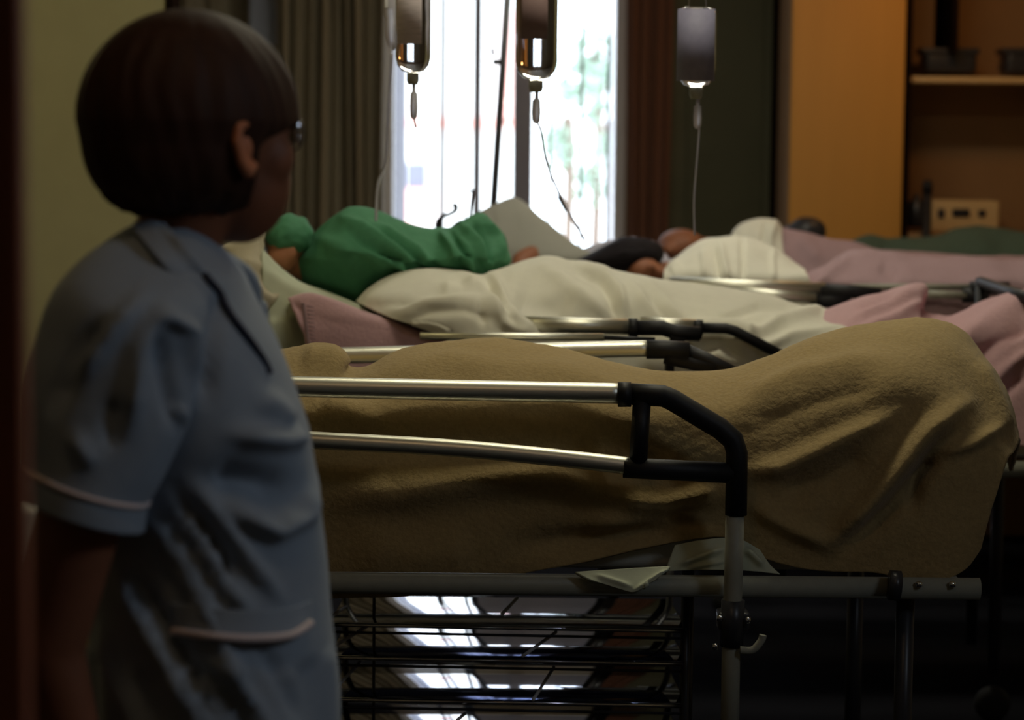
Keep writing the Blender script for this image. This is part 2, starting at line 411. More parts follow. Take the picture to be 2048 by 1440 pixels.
tag(tw, 'pale blue-grey towel hanging above the nurse\'s head', 'towel')
rod = tag(link('curtain_rod', tube([(XL + .6, 9.28, 2.74), (XR - .3, 9.28, 2.74)], .012, smooth=False), 'wood'), 'brown curtain rod running over the window', 'curtain rod')
# ------------------------------------------------------------ wardrobe, shelving and device at the right
Yw = 9.0
w0, w1 = X(1578, Yw), X(1808, Yw)
e = empty('wardrobe', ((w0 + w1) / 2, Yw + .28, 0), 'tall orange laminate wardrobe between the dark door and the open shelving', 'wardrobe')
link('body', box((w0, Yw + .02, .06), (w1, Yw + .56, 2.5), .004), 'shelfw', e)
link('door', box((w0 + .004, Yw, .08), (w1 - .004, Yw + .02, 2.49), .004), 'orange', e)
link('plinth', box((w0 + .02, Yw + .04, 0), (w1 - .02, Yw + .54, .06), .002), 'dwood', e)
s0, s1 = w1 + .012, X(2130, Yw)
e = empty('shelving_unit', ((s0 + s1) / 2, Yw + .3, 0), 'open brown shelving unit right of the orange wardrobe', 'shelf')
link('back_panel', box((s0, Yw + .50, 0), (s1, Yw + .53, 2.5), .002), 'shelfw', e)
link('side_panel', box((s0, Yw + .02, 0), (s0 + .012, Yw + .53, 2.5), .002), 'dwood', e)
link('side_panel', box((s1, Yw + .02, 0), (s1 + .02, Yw + .53, 2.5), .002), 'shelfw', e)
zs = at(1900, 160, Yw + .08).z; zc = at(1900, 466, Yw + .08).z
link('shelf', box((s0 + .012, Yw + .06, zs - .010), (s1, Yw + .5, zs + .012), .003), 'cream', e)
link('worktop', box((s0 + .012, Yw + .04, zc - .03), (s1, Yw + .5, zc), .003), 'shelfw', e)
link('cupboard_front', box((s0 + .012, Yw + .05, .02), (s1, Yw + .07, zc - .03), .003), 'shelfw', e)
xv = X(1905, Yw + .1)
link('divider', box((xv - .011, Yw + .1, zs + .1), (xv + .011, Yw + .5, 2.5), .002), 'dwood', e)
def softbox(px0, py0, px1, py1, Y, dep, bev=.02):
    lo, hi = pb(px0, py0, px1, py1, Y, dep); return box(lo, hi, bev, 3)
c = tag(link('box', joinm([softbox(1850, 98, 1955, 146, 9.2, .15), softbox(1845, 96, 1960, 108, 9.19, .17, .006)]), 'darkm'), 'dark lidded box on the upper shelf, left of the other', 'box', 'dark boxes on the upper shelf')
c = tag(link('box', joinm([softbox(2012, 98, 2075, 148, 9.2, .15), softbox(2008, 96, 2080, 108, 9.19, .17, .006)]), 'darkm'), 'dark lidded box on the upper shelf at the photo\'s right edge', 'box', 'dark boxes on the upper shelf')
e = empty('monitor', at(1930, 462, 9.2), 'cream electronic device with dark dials on the worktop', 'medical device')
link('housing', softbox(1862, 402, 2000, 464, 9.18, .2, .012), 'cream', e)
for a in ((1905, 418, 1940, 434), (1957, 420, 1972, 434)): link('dial', softbox(*a, 9.172, .012, .004), 'black', e)
link('screen', softbox(1876, 418, 1890, 436, 9.172, .012, .003), 'darkm', e)
e = tag(link('bottle', lathe([(0, 0), (.03, 0), (.032, .05), (.03, .09), (.012, .105), (.012, .12), (0, .12)], at(1832, 455, 9.15)), 'darkm'), 'small dark bottle on the worktop left of the black rod', 'bottle')
rt = at(1855, 363, 8.965)
e = empty('equipment_stand', (rt.x, 8.965, 0), 'thick black upright stand in front of the worktop', 'stand')
link('pole', tube([(rt.x, 8.965, .03), (rt.x, 8.965, rt.z)], .0155, smooth=False), 'black', e)
link('cap', lathe([(0, .0), (.018, 0), (.018, .03), (.012, .045), (0, .045)], (rt.x, 8.965, rt.z - .04)), 'black', e)
link('base', lathe([(0, 0), (.033, 0), (.033, .015), (.03, .035), (0, .035)], (rt.x, 8.965, 0)), 'black', e)
# ------------------------------------------------------------ beds
def mround(lo, hi, bev=.03): return box(lo, hi, bev, 4)
def bed(x0, x1, y0, label, top=.745, w=.76, cover='sheet', legs=True, tr=.019):
    y1 = y0 + w
    e = empty('hospital_bed', ((x0 + x1) / 2, (y0 + y1) / 2, 0), label, 'bed', 'hospital beds standing in a row')
    z = top - tr
    link('frame', joinm([tube([(x0, y, z), (x1, y, z)], tr, smooth=False) for y in (y0 + tr, y1 - tr)] +
         [tube([(x, y0 + tr, z), (x, y1 - tr, z)], tr * .8, smooth=False) for x in (x0 + .04, (x0 + x1) / 2, x1 - .04)]), 'frame', e)
    link('mattress', mround((x0 + .05, y0 + .085, top - .005), (x1 - .05, y1 - .05, top + .1), .03), cover, e)
    for x in (x0 + .12, x1 - .12):
        for y in (y0 + .06, y1 - .06):
            l = link('leg', tube([(x, y, .12), (x, y, z)], .016, smooth=False), 'darkm', e)
            link('caster', lathe([(0, 0), (.03, 0), (.045, .014), (.045, .026), (.03, .04), (0, .04)], (0, 0, 0)), 'rubber', l)
            k = l.children[0]; k.rotation_euler = (R(90), 0, 0); k.location = Vector((x, y + .02, .046)) - wloc(l)
    return e
def rail(e, top, low=None, bracket=None, r=.017, br=.016, m='alu', extra=()):
    s = link('side_rail', tube([at(*p) for p in top], r, smooth=len(top) > 2), m, e)
    if low: link('side_rail', tube([at(*p) for p in low], r * .85), m, e)
    if bracket: link('rail_bracket', joinm([tube([at(*p) for p in q], rr, n=12, smooth=False) for q, rr in bracket]), 'black', e)
    return s
# bed 1 (nearest)
b1x1 = at(1962, 1180, 4.22).x
b1 = bed(-1.25, b1x1, 4.215, 'nearest hospital bed, with aluminium side rail and grey tube frame', top=at(1500, 1151, 4.235).z, w=.74)
rail(b1, [(380, 768, 4.17), (800, 778, 4.17), (1245, 787, 4.17)], [(420, 868, 4.17), (620, 880, 4.17), (900, 896, 4.17), (1100, 914, 4.17), (1258, 932, 4.17)], r=.0175)
bk = [([(1236, 789, 4.17), (1262, 789, 4.17)], .021), ([(1262, 788, 4.17), (1326, 792, 4.17), (1345, 800, 4.17), (1440, 857, 4.17), (1466, 880, 4.17), (1474, 905, 4.17), (1472, 1030, 4.17)], .0185),
      ([(1284, 800, 4.17), (1276, 925, 4.17)], .0155), ([(1247, 935, 4.17), (1300, 938, 4.17), (1468, 946, 4.17)], .0175)]
link('rail_bracket', joinm([tube([at(*p) for p in q], rr, n=14, smooth=False) for q, rr in bk]), 'black', b1)
link('rail_post', tube([at(384, 760, 4.17), at(384, 1560, 4.17)], .0158, smooth=False), 'frame', b1)
ps = link('rail_post', tube([at(1470, 1015, 4.17), at(1467, 1150, 4.17), at(1462, 1300, 4.17), at(1458, 1560, 4.17)], .0158, smooth=False), 'frame', b1)
link('post_clamp', joinm([tube([at(1466, 1200, 4.17), at(1463, 1292, 4.17)], .020, smooth=False), softbox(1436, 1226, 1500, 1262, 4.165, .05, .006)]), 'darkm', b1)
for p in ((1440, 1236), (1496, 1240), (1431, 1293)): link('bolt', lathe([(0, -.005), (.005, -.005), (.005, .004), (0, .006)], at(*p, 4.155), 12), 'chrome', b1)
link('release_lever', tube([at(1480, 1300, 4.15), at(1505, 1300, 4.15), at(1522, 1282, 4.15), at(1526, 1270, 4.15)], .0065), 'frame', b1)
link('frame_joint', joinm([tube([at(1778, 1170, 4.2), at(1800, 1172, 4.2)], .026, smooth=False)]), 'darkm', b1)
for p in ((1838, 1168), (1905, 1168)): link('bolt', lathe([(0, -.005), (.006, -.004), (.006, .003), (0, .005)], at(*p, 4.212), 12), 'chrome', b1)
# underframe posts and cross bar of bed 1
for px in (1375, 748):
    a = at(px, 1200, 4.6); link('underframe_post', tube([(a.x, 4.6, .1), (a.x, 4.6, .72)], .012 if px > 1000 else .003, smooth=False), 'darkm', b1)
rail(b1, [(640, 712, 4.97), (900, 706, 4.97), (1300, 697, 4.97)], r=.0165, bracket=[([(1293, 699, 4.97), (1330, 699, 4.97), (1378, 702, 4.97)], .019), ([(1374, 702, 4.97), (1420, 722, 4.97), (1480, 752, 4.97)], .014), ([(1330, 712, 4.97), (1430, 735, 4.97)], .016)], br=.02)
rail(b1, [(840, 672, 5.02), (1208, 674, 5.02)], r=.0075, bracket=[([(1205, 675, 5.02), (1310, 679, 5.02)], .0045)])
# bed 2
b2 = bed(-.95, 1.35, 5.55, 'second bed from the front, holding the person in green', top=.76)
rail(b2, [(1040, 648, 5.38), (1262, 654, 5.38)], r=.0175, bracket=[([(1257, 656, 5.38), (1275, 656, 5.38)], .021), ([(1275, 656, 5.38), (1325, 656, 5.38), (1352, 665, 5.38), (1400, 668, 5.38)], .0165), ([(1340, 672, 5.38), (1370, 676, 5.38)], .014)])
rail(b2, [(1280, 648, 5.46), (1392, 654, 5.46)], r=.0165, bracket=[([(1386, 656, 5.46), (1405, 657, 5.46)], .019), ([(1400, 656, 5.46), (1452, 657, 5.46), (1470, 662, 5.46), (1572, 715, 5.46)], .0118), ([(1388, 664, 5.46), (1405, 668, 5.46)], .013)])
for px in (1340, 1572):
    a = at(px, 690 if px < 1500 else 715, 5.42); link('rail_post', tube([(a.x, 5.42, .5), (a.x, 5.42, a.z)], .011, smooth=False), 'black', b2)
fx = at(2052, 600, 5.6).x
link('footboard', joinm([tube([(fx + .02, 5.5, .2), (fx + .02, 5.5, 1.13)], .014, smooth=False), tube([(fx + .02, 5.5, 1.12), (fx + .02, 6.25, 1.12)], .014, smooth=False), tube([(fx + .02, 6.25, .2), (fx + .02, 6.25, 1.13)], .014, smooth=False)]), 'black', b2)
# bed 3, 4, 5
b3 = bed(.16, 2.25, 6.62, 'third bed from the front, white and mauve covers, right of centre', top=.80)
rail(b3, [(1340, 566, 6.48), (1650, 578, 6.48)], r=.0165, bracket=[([(1640, 580, 6.48), (1700, 582, 6.48), (1760, 590, 6.48)], .018), ([(1622, 600, 6.48), (1700, 600, 6.48)], .02)])
rail(b3, [(1470, 583, 6.46), (1632, 597, 6.46)], r=.0125)
rail(b3, [(1700, 574, 6.55), (1945, 574, 6.55)], r=.0085, m='frame', bracket=[([(1940, 576, 6.53), (1985, 576, 6.53), (2018, 577, 6.53)], .018), ([(1925, 590, 6.53), (1975, 592, 6.53)], .02)])
rail(b3, [(1840, 588, 6.52), (1932, 591, 6.52)], r=.0105, m='frame')
b4 = bed(.55, 2.6, 7.55, 'fourth bed, behind the white-covered sleeper, its mauve blanket sloping right', top=.80, w=.7)
b5 = bed(1.02, 2.68, 8.3, 'furthest bed, dark green blanket, in front of the wardrobe', top=.80, w=.62)
# blanket on bed 1
bl = [
 [(470, 1230, 4.262), (640, 1200, 4.262), (800, 1192, 4.262), (930, 1180, 4.262), (1040, 1150, 4.262), (1180, 1122, 4.262), (1330, 1088, 4.262), (1450, 1075, 4.262), (1530, 1118, 4.262), (1640, 1142, 4.262), (1750, 1146, 4.262), (1800, 1158, 4.262), (1870, 1165, 4.262), (1930, 1140, 4.27), (1962, 1100, 4.28)],
 [(470, 1040, 4.262), (700, 1050, 4.258), (900, 1040, 4.255), (1100, 1020, 4.255), (1300, 990, 4.258), (1480, 985, 4.262), (1650, 1020, 4.262), (1800, 1030, 4.262), (1900, 1030, 4.262), (1960, 1020, 4.27), (1990, 1000, 4.28)],
 [(460, 860, 4.275), (700, 870, 4.27), (900, 860, 4.268), (1100, 850, 4.27), (1300, 870, 4.275), (1480, 880, 4.275), (1650, 870, 4.27), (1800, 860, 4.268), (1900, 870, 4.27), (1980, 900, 4.29), (2018, 920, 4.31)],
 [(460, 790, 4.31), (700, 795, 4.31), (900, 780, 4.31), (1100, 780, 4.31), (1300, 800, 4.32), (1480, 800, 4.32), (1650, 760, 4.31), (1800, 740, 4.31), (1900, 770, 4.32), (1990, 850, 4.34), (2032, 900, 4.36)],
 [(460, 716, 4.5), (600, 696, 4.5), (672, 700, 4.5), (692, 736, 4.5), (740, 732, 4.5), (800, 700, 4.52), (880, 683, 4.55), (960, 676, 4.55), (1050, 684, 4.55), (1150, 702, 4.55), (1250, 725, 4.53), (1340, 737, 4.5), (1450, 740, 4.5), (1530, 712, 4.5), (1620, 676, 4.52), (1720, 650, 4.55), (1820, 633, 4.55), (1880, 642, 4.55), (1930, 668, 4.55), (1975, 730, 4.52), (2015, 800, 4.48), (2040, 880, 4.45)],
 [(460, 760, 4.75), (700, 775, 4.75), (800, 750, 4.78), (960, 730, 4.8), (1150, 750, 4.8), (1340, 780, 4.78), (1450, 780, 4.78), (1620, 730, 4.8), (1820, 690, 4.8), (1930, 730, 4.8), (2010, 830, 4.72), (2040, 900, 4.6)],
 [(460, 880, 4.90), (800, 880, 4.90), (1150, 880, 4.90), (1450, 880, 4.90), (1700, 870, 4.90), (1900, 870, 4.90), (2000, 900, 4.86), (2030, 940, 4.75)]]
rdg = [
 ([(1495, 945), (1560, 935), (1640, 900), (1720, 862), (1790, 830)], 20, .020),
 ([(1655, 1085), (1730, 1010), (1800, 930), (1860, 860), (1930, 810)], 22, .026),
 ([(1655, 1085), (1580, 1055), (1500, 1010)], 18, .016),
 ([(1700, 1090), (1790, 1010), (1850, 930), (1900, 880)], 20, -.018),
 ([(1880, 915), (1840, 960), (1822, 1020)], 14, -.022), ([(2010, 850), (1940, 890), (1885, 905), (1850, 940)], 12, .012),
 ([(1560, 990), (1660, 960), (1740, 910)], 24, -.016), ([(1500, 850), (1640, 800), (1760, 760)], 30, -.010),
 ([(1480, 800), (1600, 750), (1750, 715)], 22, .010),
 ([(660, 990), (800, 985), (950, 960), (1100, 940), (1240, 985)], 34, .020),
 ([(1240, 1000), (1330, 1010), (1440, 985)], 22, .018),
 ([(1040, 1090), (1200, 1082), (1330, 1050), (1430, 1010)], 26, -.020),
 ([(700, 1100), (850, 1110), (950, 1100)], 45, .012), ([(1180, 1050), (1300, 1045), (1430, 1060)], 18, .012),
 ([(660, 870), (900, 900), (1200, 905)], 40, -.012), ([(760, 760), (900, 725), (1100, 745), (1300, 790)], 26, .008),
 ([(600, 715), (660, 720), (690, 735)], 22, .012), ([(640, 810), (760, 850)], 30, .014),
 ([(1100, 800), (1220, 840), (1300, 850)], 22, .008), ([(1950, 720), (1990, 800), (2010, 860)], 18, .010)]
c = tag(link('blanket', sheet(bl, 300, 130, rdg, .007, 5, .008, .0012), 'wool'), 'tan wool blanket humped over raised legs on the nearest bed', 'blanket')
# sheet corner hanging over the bed frame, and sheet ends under the blanket
fold = sheet([[(1150, 1143, 4.205), (1230, 1138, 4.205), (1290, 1134, 4.205), (1340, 1132, 4.2)], [(1185, 1160, 4.19), (1240, 1166, 4.188), (1290, 1164, 4.188), (1325, 1150, 4.19)], [(1240, 1178, 4.185), (1262, 1184, 4.182), (1275, 1182, 4.182), (1290, 1172, 4.185)]], 40, 20, [([(1190, 1150), (1260, 1172)], 5, .004), ([(1335, 1140), (1270, 1180)], 4, .005)], .002)
tag(link('bed_sheet', fold, 'paleg'), 'cream sheet corner poking out over the nearest bed\'s frame tube', 'sheet')
fold = sheet([[(1330, 1142, 4.245), (1400, 1140, 4.24), (1450, 1140, 4.24), (1500, 1142, 4.24), (1560, 1148, 4.245)], [(1340, 1115, 4.25), (1400, 1108, 4.245), (1455, 1100, 4.245), (1490, 1100, 4.245), (1540, 1130, 4.25)], [(1350, 1090, 4.256), (1400, 1080, 4.256), (1455, 1075, 4.256), (1485, 1080, 4.256), (1520, 1100, 4.256)]], 50, 24, [([(1360, 1128), (1445, 1098)], 6, .008), ([(1490, 1098), (1525, 1132)], 6, .008), ([(1380, 1135), (1450, 1122)], 4, .005)], .003)
tag(link('bed_sheet', fold, 'paleg'), 'cream sheet crumpled behind the rail post under the tan blanket', 'sheet')
# ------------------------------------------------------------ bed 2 bedding
GAIN[0] = .85
pl = sheet([[(385, 760, 5.6), (450, 752, 5.58), (520, 735, 5.58), (585, 700, 5.62)],
            [(380, 640, 5.55), (450, 640, 5.5), (520, 640, 5.5), (575, 620, 5.56)],
            [(395, 560, 5.58), (450, 550, 5.53), (510, 560, 5.53), (570, 590, 5.6)],
            [(412, 520, 5.7), (455, 485, 5.68), (524, 450, 5.68), (529, 500, 5.68), (580, 560, 5.7)],
            [(412, 560, 5.95), (455, 520, 5.98), (524, 500, 5.98), (560, 560, 5.95)]], 70, 60,
           [([(430, 510), (470, 500), (520, 470)], 9, .012), ([(445, 505), (470, 545), (455, 580)], 8, -.016), ([(520, 560), (500, 610), (470, 650)], 9, .014), ([(470, 560), (540, 600), (560, 590)], 9, .016),
            ([(565, 600), (540, 630), (500, 650)], 7, -.02), ([(520, 610), (500, 645)], 6, -.016), ([(480, 520), (560, 545)], 8, .01)], .008, 9)
tag(link('pillow', pl, 'pillow'), 'rumpled beige pillow just behind the nurse\'s collar', 'pillow')
bs = sheet([[(500, 760, 5.50), (560, 760, 5.49), (640, 770, 5.49), (780, 790, 5.5), (920, 800, 5.5)],
            [(490, 680, 5.50), (560, 660, 5.49), (640, 680, 5.5), (780, 720, 5.5), (920, 740, 5.51)],
            [(520, 640, 5.52), (570, 620, 5.52), (640, 628, 5.52), (780, 660, 5.53), (920, 696, 5.54)],
            [(527, 500, 5.6), (560, 532, 5.62), (610, 568, 5.63), (700, 600, 5.65), (800, 640, 5.65), (920, 690, 5.65)],
            [(530, 540, 5.9), (600, 600, 5.9), (700, 640, 5.9), (920, 730, 5.9)]], 70, 50, [([(545, 640), (550, 690)], 8, .01), ([(575, 630), (590, 690)], 6, .008), ([(530, 540), (620, 600)], 10, .008)], .006, 8)
tag(link('bed_sheet', bs, 'paleg'), 'pale cream bottom sheet sloping down below the green cap', 'sheet')
pk = sheet([[(620, 770, 5.41), (720, 770, 5.41), (840, 780, 5.41), (960, 790, 5.42)],
            [(612, 700, 5.42), (720, 700, 5.41), (840, 710, 5.41), (960, 725, 5.42)],
            [(598, 640, 5.43), (700, 650, 5.42), (830, 675, 5.42), (960, 700, 5.43)],
            [(576, 596, 5.48), (610, 586, 5.47), (645, 590, 5.46), (720, 620, 5.46), (800, 646, 5.46), (880, 672, 5.47), (960, 692, 5.47)],
            [(590, 610, 5.6), (650, 610, 5.6), (800, 660, 5.6), (960, 710, 5.6)]], 80, 50, [([(585, 605), (602, 622), (612, 695)], 6, -.012), ([(620, 620), (760, 650), (880, 680)], 14, .006)], .004, 7)
pko = tag(link('blanket', pk, 'pink'), 'pink wool blanket with stitched edge, folded back beside the green gown', 'blanket')
st_m = joinm([tube([at(614 + i * .35, 612 + i * 8, 5.405), at(628 + i * .35, 614 + i * 8, 5.402)], .0016, n=6, smooth=False) for i in range(11)] + [tube([at(606 + k, 606 + k * 7, 5.404) for k in range(14)], .004, n=6)])
link('stitched_edge', st_m, 'mauve', pko)
GAIN[0] = 1.05
ws = [[(930, 740, 5.33), (960, 740, 5.33), (1000, 740, 5.33), (1060, 745, 5.34), (1090, 745, 5.46), (1200, 760, 5.5), (1350, 790, 5.5), (1500, 800, 5.5), (1600, 780, 5.5), (1760, 740, 5.52)],
      [(882, 674, 5.36), (930, 672, 5.34), (1000, 666, 5.34), (1070, 662, 5.36), (1100, 668, 5.47), (1200, 680, 5.51), (1350, 705, 5.52), (1450, 690, 5.5), (1520, 695, 5.5), (1600, 700, 5.52), (1740, 680, 5.55)],
      [(788, 638, 5.41), (830, 622, 5.38), (900, 600, 5.37), (1000, 612, 5.39), (1060, 635, 5.42), (1120, 640, 5.5), (1250, 640, 5.54), (1400, 655, 5.56), (1550, 655, 5.57), (1730, 668, 5.62)],
      [(718, 606, 5.62), (760, 585, 5.56), (860, 570, 5.53), (960, 566, 5.55), (1060, 575, 5.56), (1150, 580, 5.58), (1280, 590, 5.62), (1400, 605, 5.65), (1550, 625, 5.68), (1715, 655, 5.75)],
      [(716, 605, 5.8), (745, 574, 5.78), (795, 548, 5.76), (860, 538, 5.76), (930, 545, 5.77), (962, 549, 5.77), (1000, 537, 5.78), (1060, 520, 5.8), (1105, 515, 5.8), (1150, 526, 5.8), (1200, 530, 5.82), (1240, 543, 5.84), (1330, 558, 5.86), (1400, 566, 5.88), (1500, 584, 5.9), (1600, 612, 5.92), (1710, 650, 5.95)],
      [(740, 640, 6.05), (860, 600, 6.1), (960, 600, 6.1), (1105, 570, 6.12), (1240, 590, 6.15), (1400, 610, 6.18), (1600, 660, 6.2), (1710, 690, 6.2)],
      [(760, 760, 6.22), (960, 760, 6.24), (1240, 760, 6.26), (1600, 760, 6.26), (1710, 760, 6.26)]]
wr = [([(968, 552), (990, 585), (1012, 620), (1032, 650)], 8, -.017), ([(985, 552), (1010, 600), (1035, 640)], 7, .012), ([(925, 552), (962, 575), (990, 612), (1012, 640)], 9, .011),
      ([(760, 610), (830, 592), (900, 580), (958, 560)], 10, -.014), ([(880, 574), (920, 572), (955, 562)], 7, .014),
      ([(800, 628), (850, 606), (920, 597), (965, 602), (1010, 622), (1065, 652)], 9, .012), ([(810, 640), (860, 622), (930, 618), (990, 640)], 10, -.007), ([(958, 605), (966, 650)], 6, -.010), ([(1000, 640), (1060, 668)], 10, .01),
      ([(1145, 528), (1205, 548), (1238, 585), (1252, 640)], 8, .016), ([(1150, 540), (1200, 560), (1222, 600), (1232, 640)], 7, -.016), ([(1090, 540), (1160, 590), (1225, 645)], 12, .014), ([(1280, 560), (1330, 600), (1372, 650)], 10, .010),
      ([(1290, 590), (1325, 630), (1345, 665)], 7, -.014), ([(1240, 560), (1300, 610), (1330, 650)], 12, .012), ([(1480, 690), (1560, 640), (1640, 620), (1700, 640)], 9, .014), ([(1500, 710), (1580, 672), (1700, 655)], 8, .012), ([(1440, 640), (1520, 612), (1600, 620)], 8, -.012),
      ([(1350, 690), (1400, 666), (1470, 670), (1520, 700)], 18, .035), ([(1400, 700), (1440, 690), (1480, 720)], 10, -.02), ([(1030, 590), (1090, 605), (1150, 612)], 26, -.020), ([(1010, 560), (1060, 540), (1110, 530)], 14, .008)]
tag(link('bed_sheet', sheet(ws, 260, 120, [(a_, w_ * 1.15, h_) for a_, w_, h_ in wr], .006, 5, .005), 'sheet'), 'large white sheet draped over the legs of the person in green', 'sheet')
pf = [[(1560, 800, 5.62), (1700, 800, 5.62), (1850, 860, 5.62), (1960, 880, 5.6), (2090, 900, 5.6)],
      [(1570, 720, 5.64), (1700, 690, 5.64), (1850, 690, 5.66), (1930, 720, 5.64), (2085, 740, 5.62)],
      [(1580, 665, 5.68), (1700, 648, 5.68), (1850, 640, 5.7), (1920, 660, 5.68), (2080, 640, 5.66)],
      [(1590, 650, 5.9), (1650, 625, 5.9), (1710, 602, 5.9), (1780, 580, 5.9), (1838, 566, 5.9), (1858, 580, 5.9), (1870, 622, 5.95), (1900, 634, 5.9), (1960, 608, 5.88), (2020, 588, 5.86), (2085, 570, 5.86)],
      [(1600, 700, 6.15), (1780, 620, 6.15), (1850, 620, 6.15), (1900, 660, 6.15), (2085, 620, 6.15)], [(1600, 800, 6.26), (1850, 800, 6.26), (2085, 800, 6.26)]]
pr = [([(1700, 640), (1780, 608), (1840, 580)], 10, .016), ([(1720, 655), (1800, 630), (1850, 600)], 9, .014), ([(1710, 625), (1790, 598)], 7, -.012), ([(1862, 590), (1858, 650)], 12, -.03), ([(1900, 700), (1980, 640), (2060, 600)], 18, .02), ([(1930, 740), (2000, 680), (2060, 650)], 14, -.02), ([(1960, 790), (2020, 730), (2060, 700)], 12, .018), ([(1990, 800), (2050, 750)], 8, -.016)]
tag(link('blanket', sheet(pf, 130, 80, pr, .008, 6, .007), 'pink'), 'pink wool blanket peaked over feet behind the tan blanket', 'blanket')
# ------------------------------------------------------------ person in green on bed 2
def P(px, py, Y): return tuple(at(px, py, Y))
gr = empty('person', at(800, 560, 5.95), 'person in green gown and green cap lying on their side on the second bed', 'person')
body = flesh([('e', P(574, 478, 5.80), (.050, .072, .043)), ('e', P(564, 512, 5.77), (.036, .05, .04)), ('e', P(546, 520, 5.74), (.014, .018, .018)),
              ('e', P(586, 506, 5.73), (.010, .010, .018)), [(P(585, 520, 5.82), .036), (P(640, 535, 5.88), .05)],
              [(P(680, 530, 5.94), .07), (P(740, 520, 5.96), .085), (P(820, 535, 5.97), .065), (P(880, 535, 5.97), .06), (P(935, 525, 5.98), .07)],
              [(P(945, 575, 5.95), .07), (P(1180, 625, 5.95), .06), (P(1400, 680, 5.98), .045), (P(1580, 690, 6.0), .03)],
              [(P(945, 575, 6.03), .07), (P(1180, 625, 6.08), .06), (P(1400, 680, 6.1), .045), (P(1580, 690, 6.1), .03)]], .008)
link('body', body, 'skin', gr)
gg = [[(588, 556, 5.88), (640, 588, 5.84), (700, 622, 5.80), (760, 620, 5.80), (850, 610, 5.80), (950, 600, 5.80), (1012, 575, 5.82)],
      [(584, 542, 5.84), (630, 560, 5.81), (700, 580, 5.78), (760, 575, 5.78), (850, 565, 5.78), (950, 562, 5.78), (1018, 545, 5.84)],
      [(592, 520, 5.80), (640, 510, 5.72), (700, 505, 5.67), (770, 515, 5.69), (850, 520, 5.72), (940, 510, 5.72), (1020, 520, 5.82)],
      [(606, 498, 5.86), (655, 458, 5.78), (705, 440, 5.75), (780, 460, 5.77), (860, 480, 5.8), (940, 462, 5.8), (1012, 490, 5.88)],
      [(612, 494, 5.93), (645, 450, 5.9), (680, 424, 5.88), (712, 414, 5.88), (765, 424, 5.88), (825, 450, 5.9), (880, 457, 5.92), (915, 452, 5.92), (948, 430, 5.92), (972, 430, 5.92), (1000, 462, 5.94), (1016, 500, 5.95)],
      [(625, 520, 6.08), (700, 460, 6.12), (825, 490, 6.12), (950, 470, 6.12), (1010, 520, 6.08)],
      [(640, 620, 6.14), (825, 640, 6.16), (1010, 620, 6.14)]]
GAIN[0] = 1.5
gri = [([(690, 440), (770, 490), (850, 540)], 9, .016), ([(700, 465), (780, 515), (840, 550)], 8, -.014), ([(740, 445), (830, 500), (880, 540)], 8, .012), ([(760, 470), (850, 530)], 6, -.012),
       ([(880, 465), (905, 500), (925, 540)], 8, .012), ([(900, 465), (935, 510), (945, 545)], 5, -.014), ([(925, 450), (955, 490), (968, 540)], 7, .013), ([(945, 445), (975, 490), (982, 530)], 5, -.014), ([(965, 440), (995, 480), (1005, 520)], 7, .012),
       ([(640, 480), (690, 500), (760, 560)], 14, .008), ([(600, 540), (680, 560), (740, 590)], 14, -.01)]
link('gown', sheet(gg, 170, 90, gri, .006, 9, .004), 'green', gr)
cp = at(576, 470, 5.80); bm = bmesh.new(); bmesh.ops.create_icosphere(bm, subdivisions=5, radius=1)
for v in bm.verts:
    d = v.co.copy(); h = 1 + .05 * noise.noise(d * 3) + .025 * math.sin(9 * math.atan2(d.z, d.x)) * (1 - abs(d.y))
    v.co = cp + Vector((d.x * .059, d.y * .088, d.z * .049)) * h
    if d.x < -.3: v.co.x += .01 * (-.3 - d.x)
link('cap', tomesh(bm), 'green', gr)
# ------------------------------------------------------------ bed 3 person (black hair)
bp = empty('person', at(1280, 545, 6.95), 'dark-haired person asleep under white cover on the third bed', 'person')
body = flesh([('e', P(1270, 532, 6.93), (.065, .07, .052)), ('e', P(1288, 546, 6.86), (.05, .06, .045)), ('e', P(1322, 548, 6.84), (.022, .03, .022)), ('e', P(1305, 536, 6.80), (.012, .012, .018)),
              [(P(1320, 560, 6.95), .05), (P(1400, 570, 7.0), .08), (P(1500, 570, 7.02), .09), (P(1640, 610, 7.02), .08), (P(1720, 600, 7.02), .09), (P(1900, 610, 7.0), .07), (P(2030, 622, 7.0), .04)],
              [(P(1340, 560, 7.1), .06), (P(1250, 545, 7.12), .045), (P(1130, 528, 7.1), .04), (P(1072, 512, 7.06), .038), (P(1045, 524, 7.0), .033), (P(1040, 540, 6.96), .028), (P(1060, 556, 6.92), .024)]], .009)
link('body', body, 'skind', bp)
hc = at(1236, 514, 6.93); bm = bmesh.new(); bmesh.ops.create_icosphere(bm, subdivisions=5, radius=1)
for v in bm.verts:
    d = v.co.copy(); h = 1 + .05 * noise.noise(Vector((d.x * 2, d.y * 9, d.z * 9)))
    x = d.x * .118; z = d.z * .055 + .012 * d.x
    if d.x < 0: z *= (1 + d.x * .72); z -= .012 * (-d.x); x *= 1.12
    v.co = hc + Vector((x + .01, d.y * .105 * h, z * h))
link('hair', tomesh(bm), 'hairb', bp)
GAIN[0] = 1.0
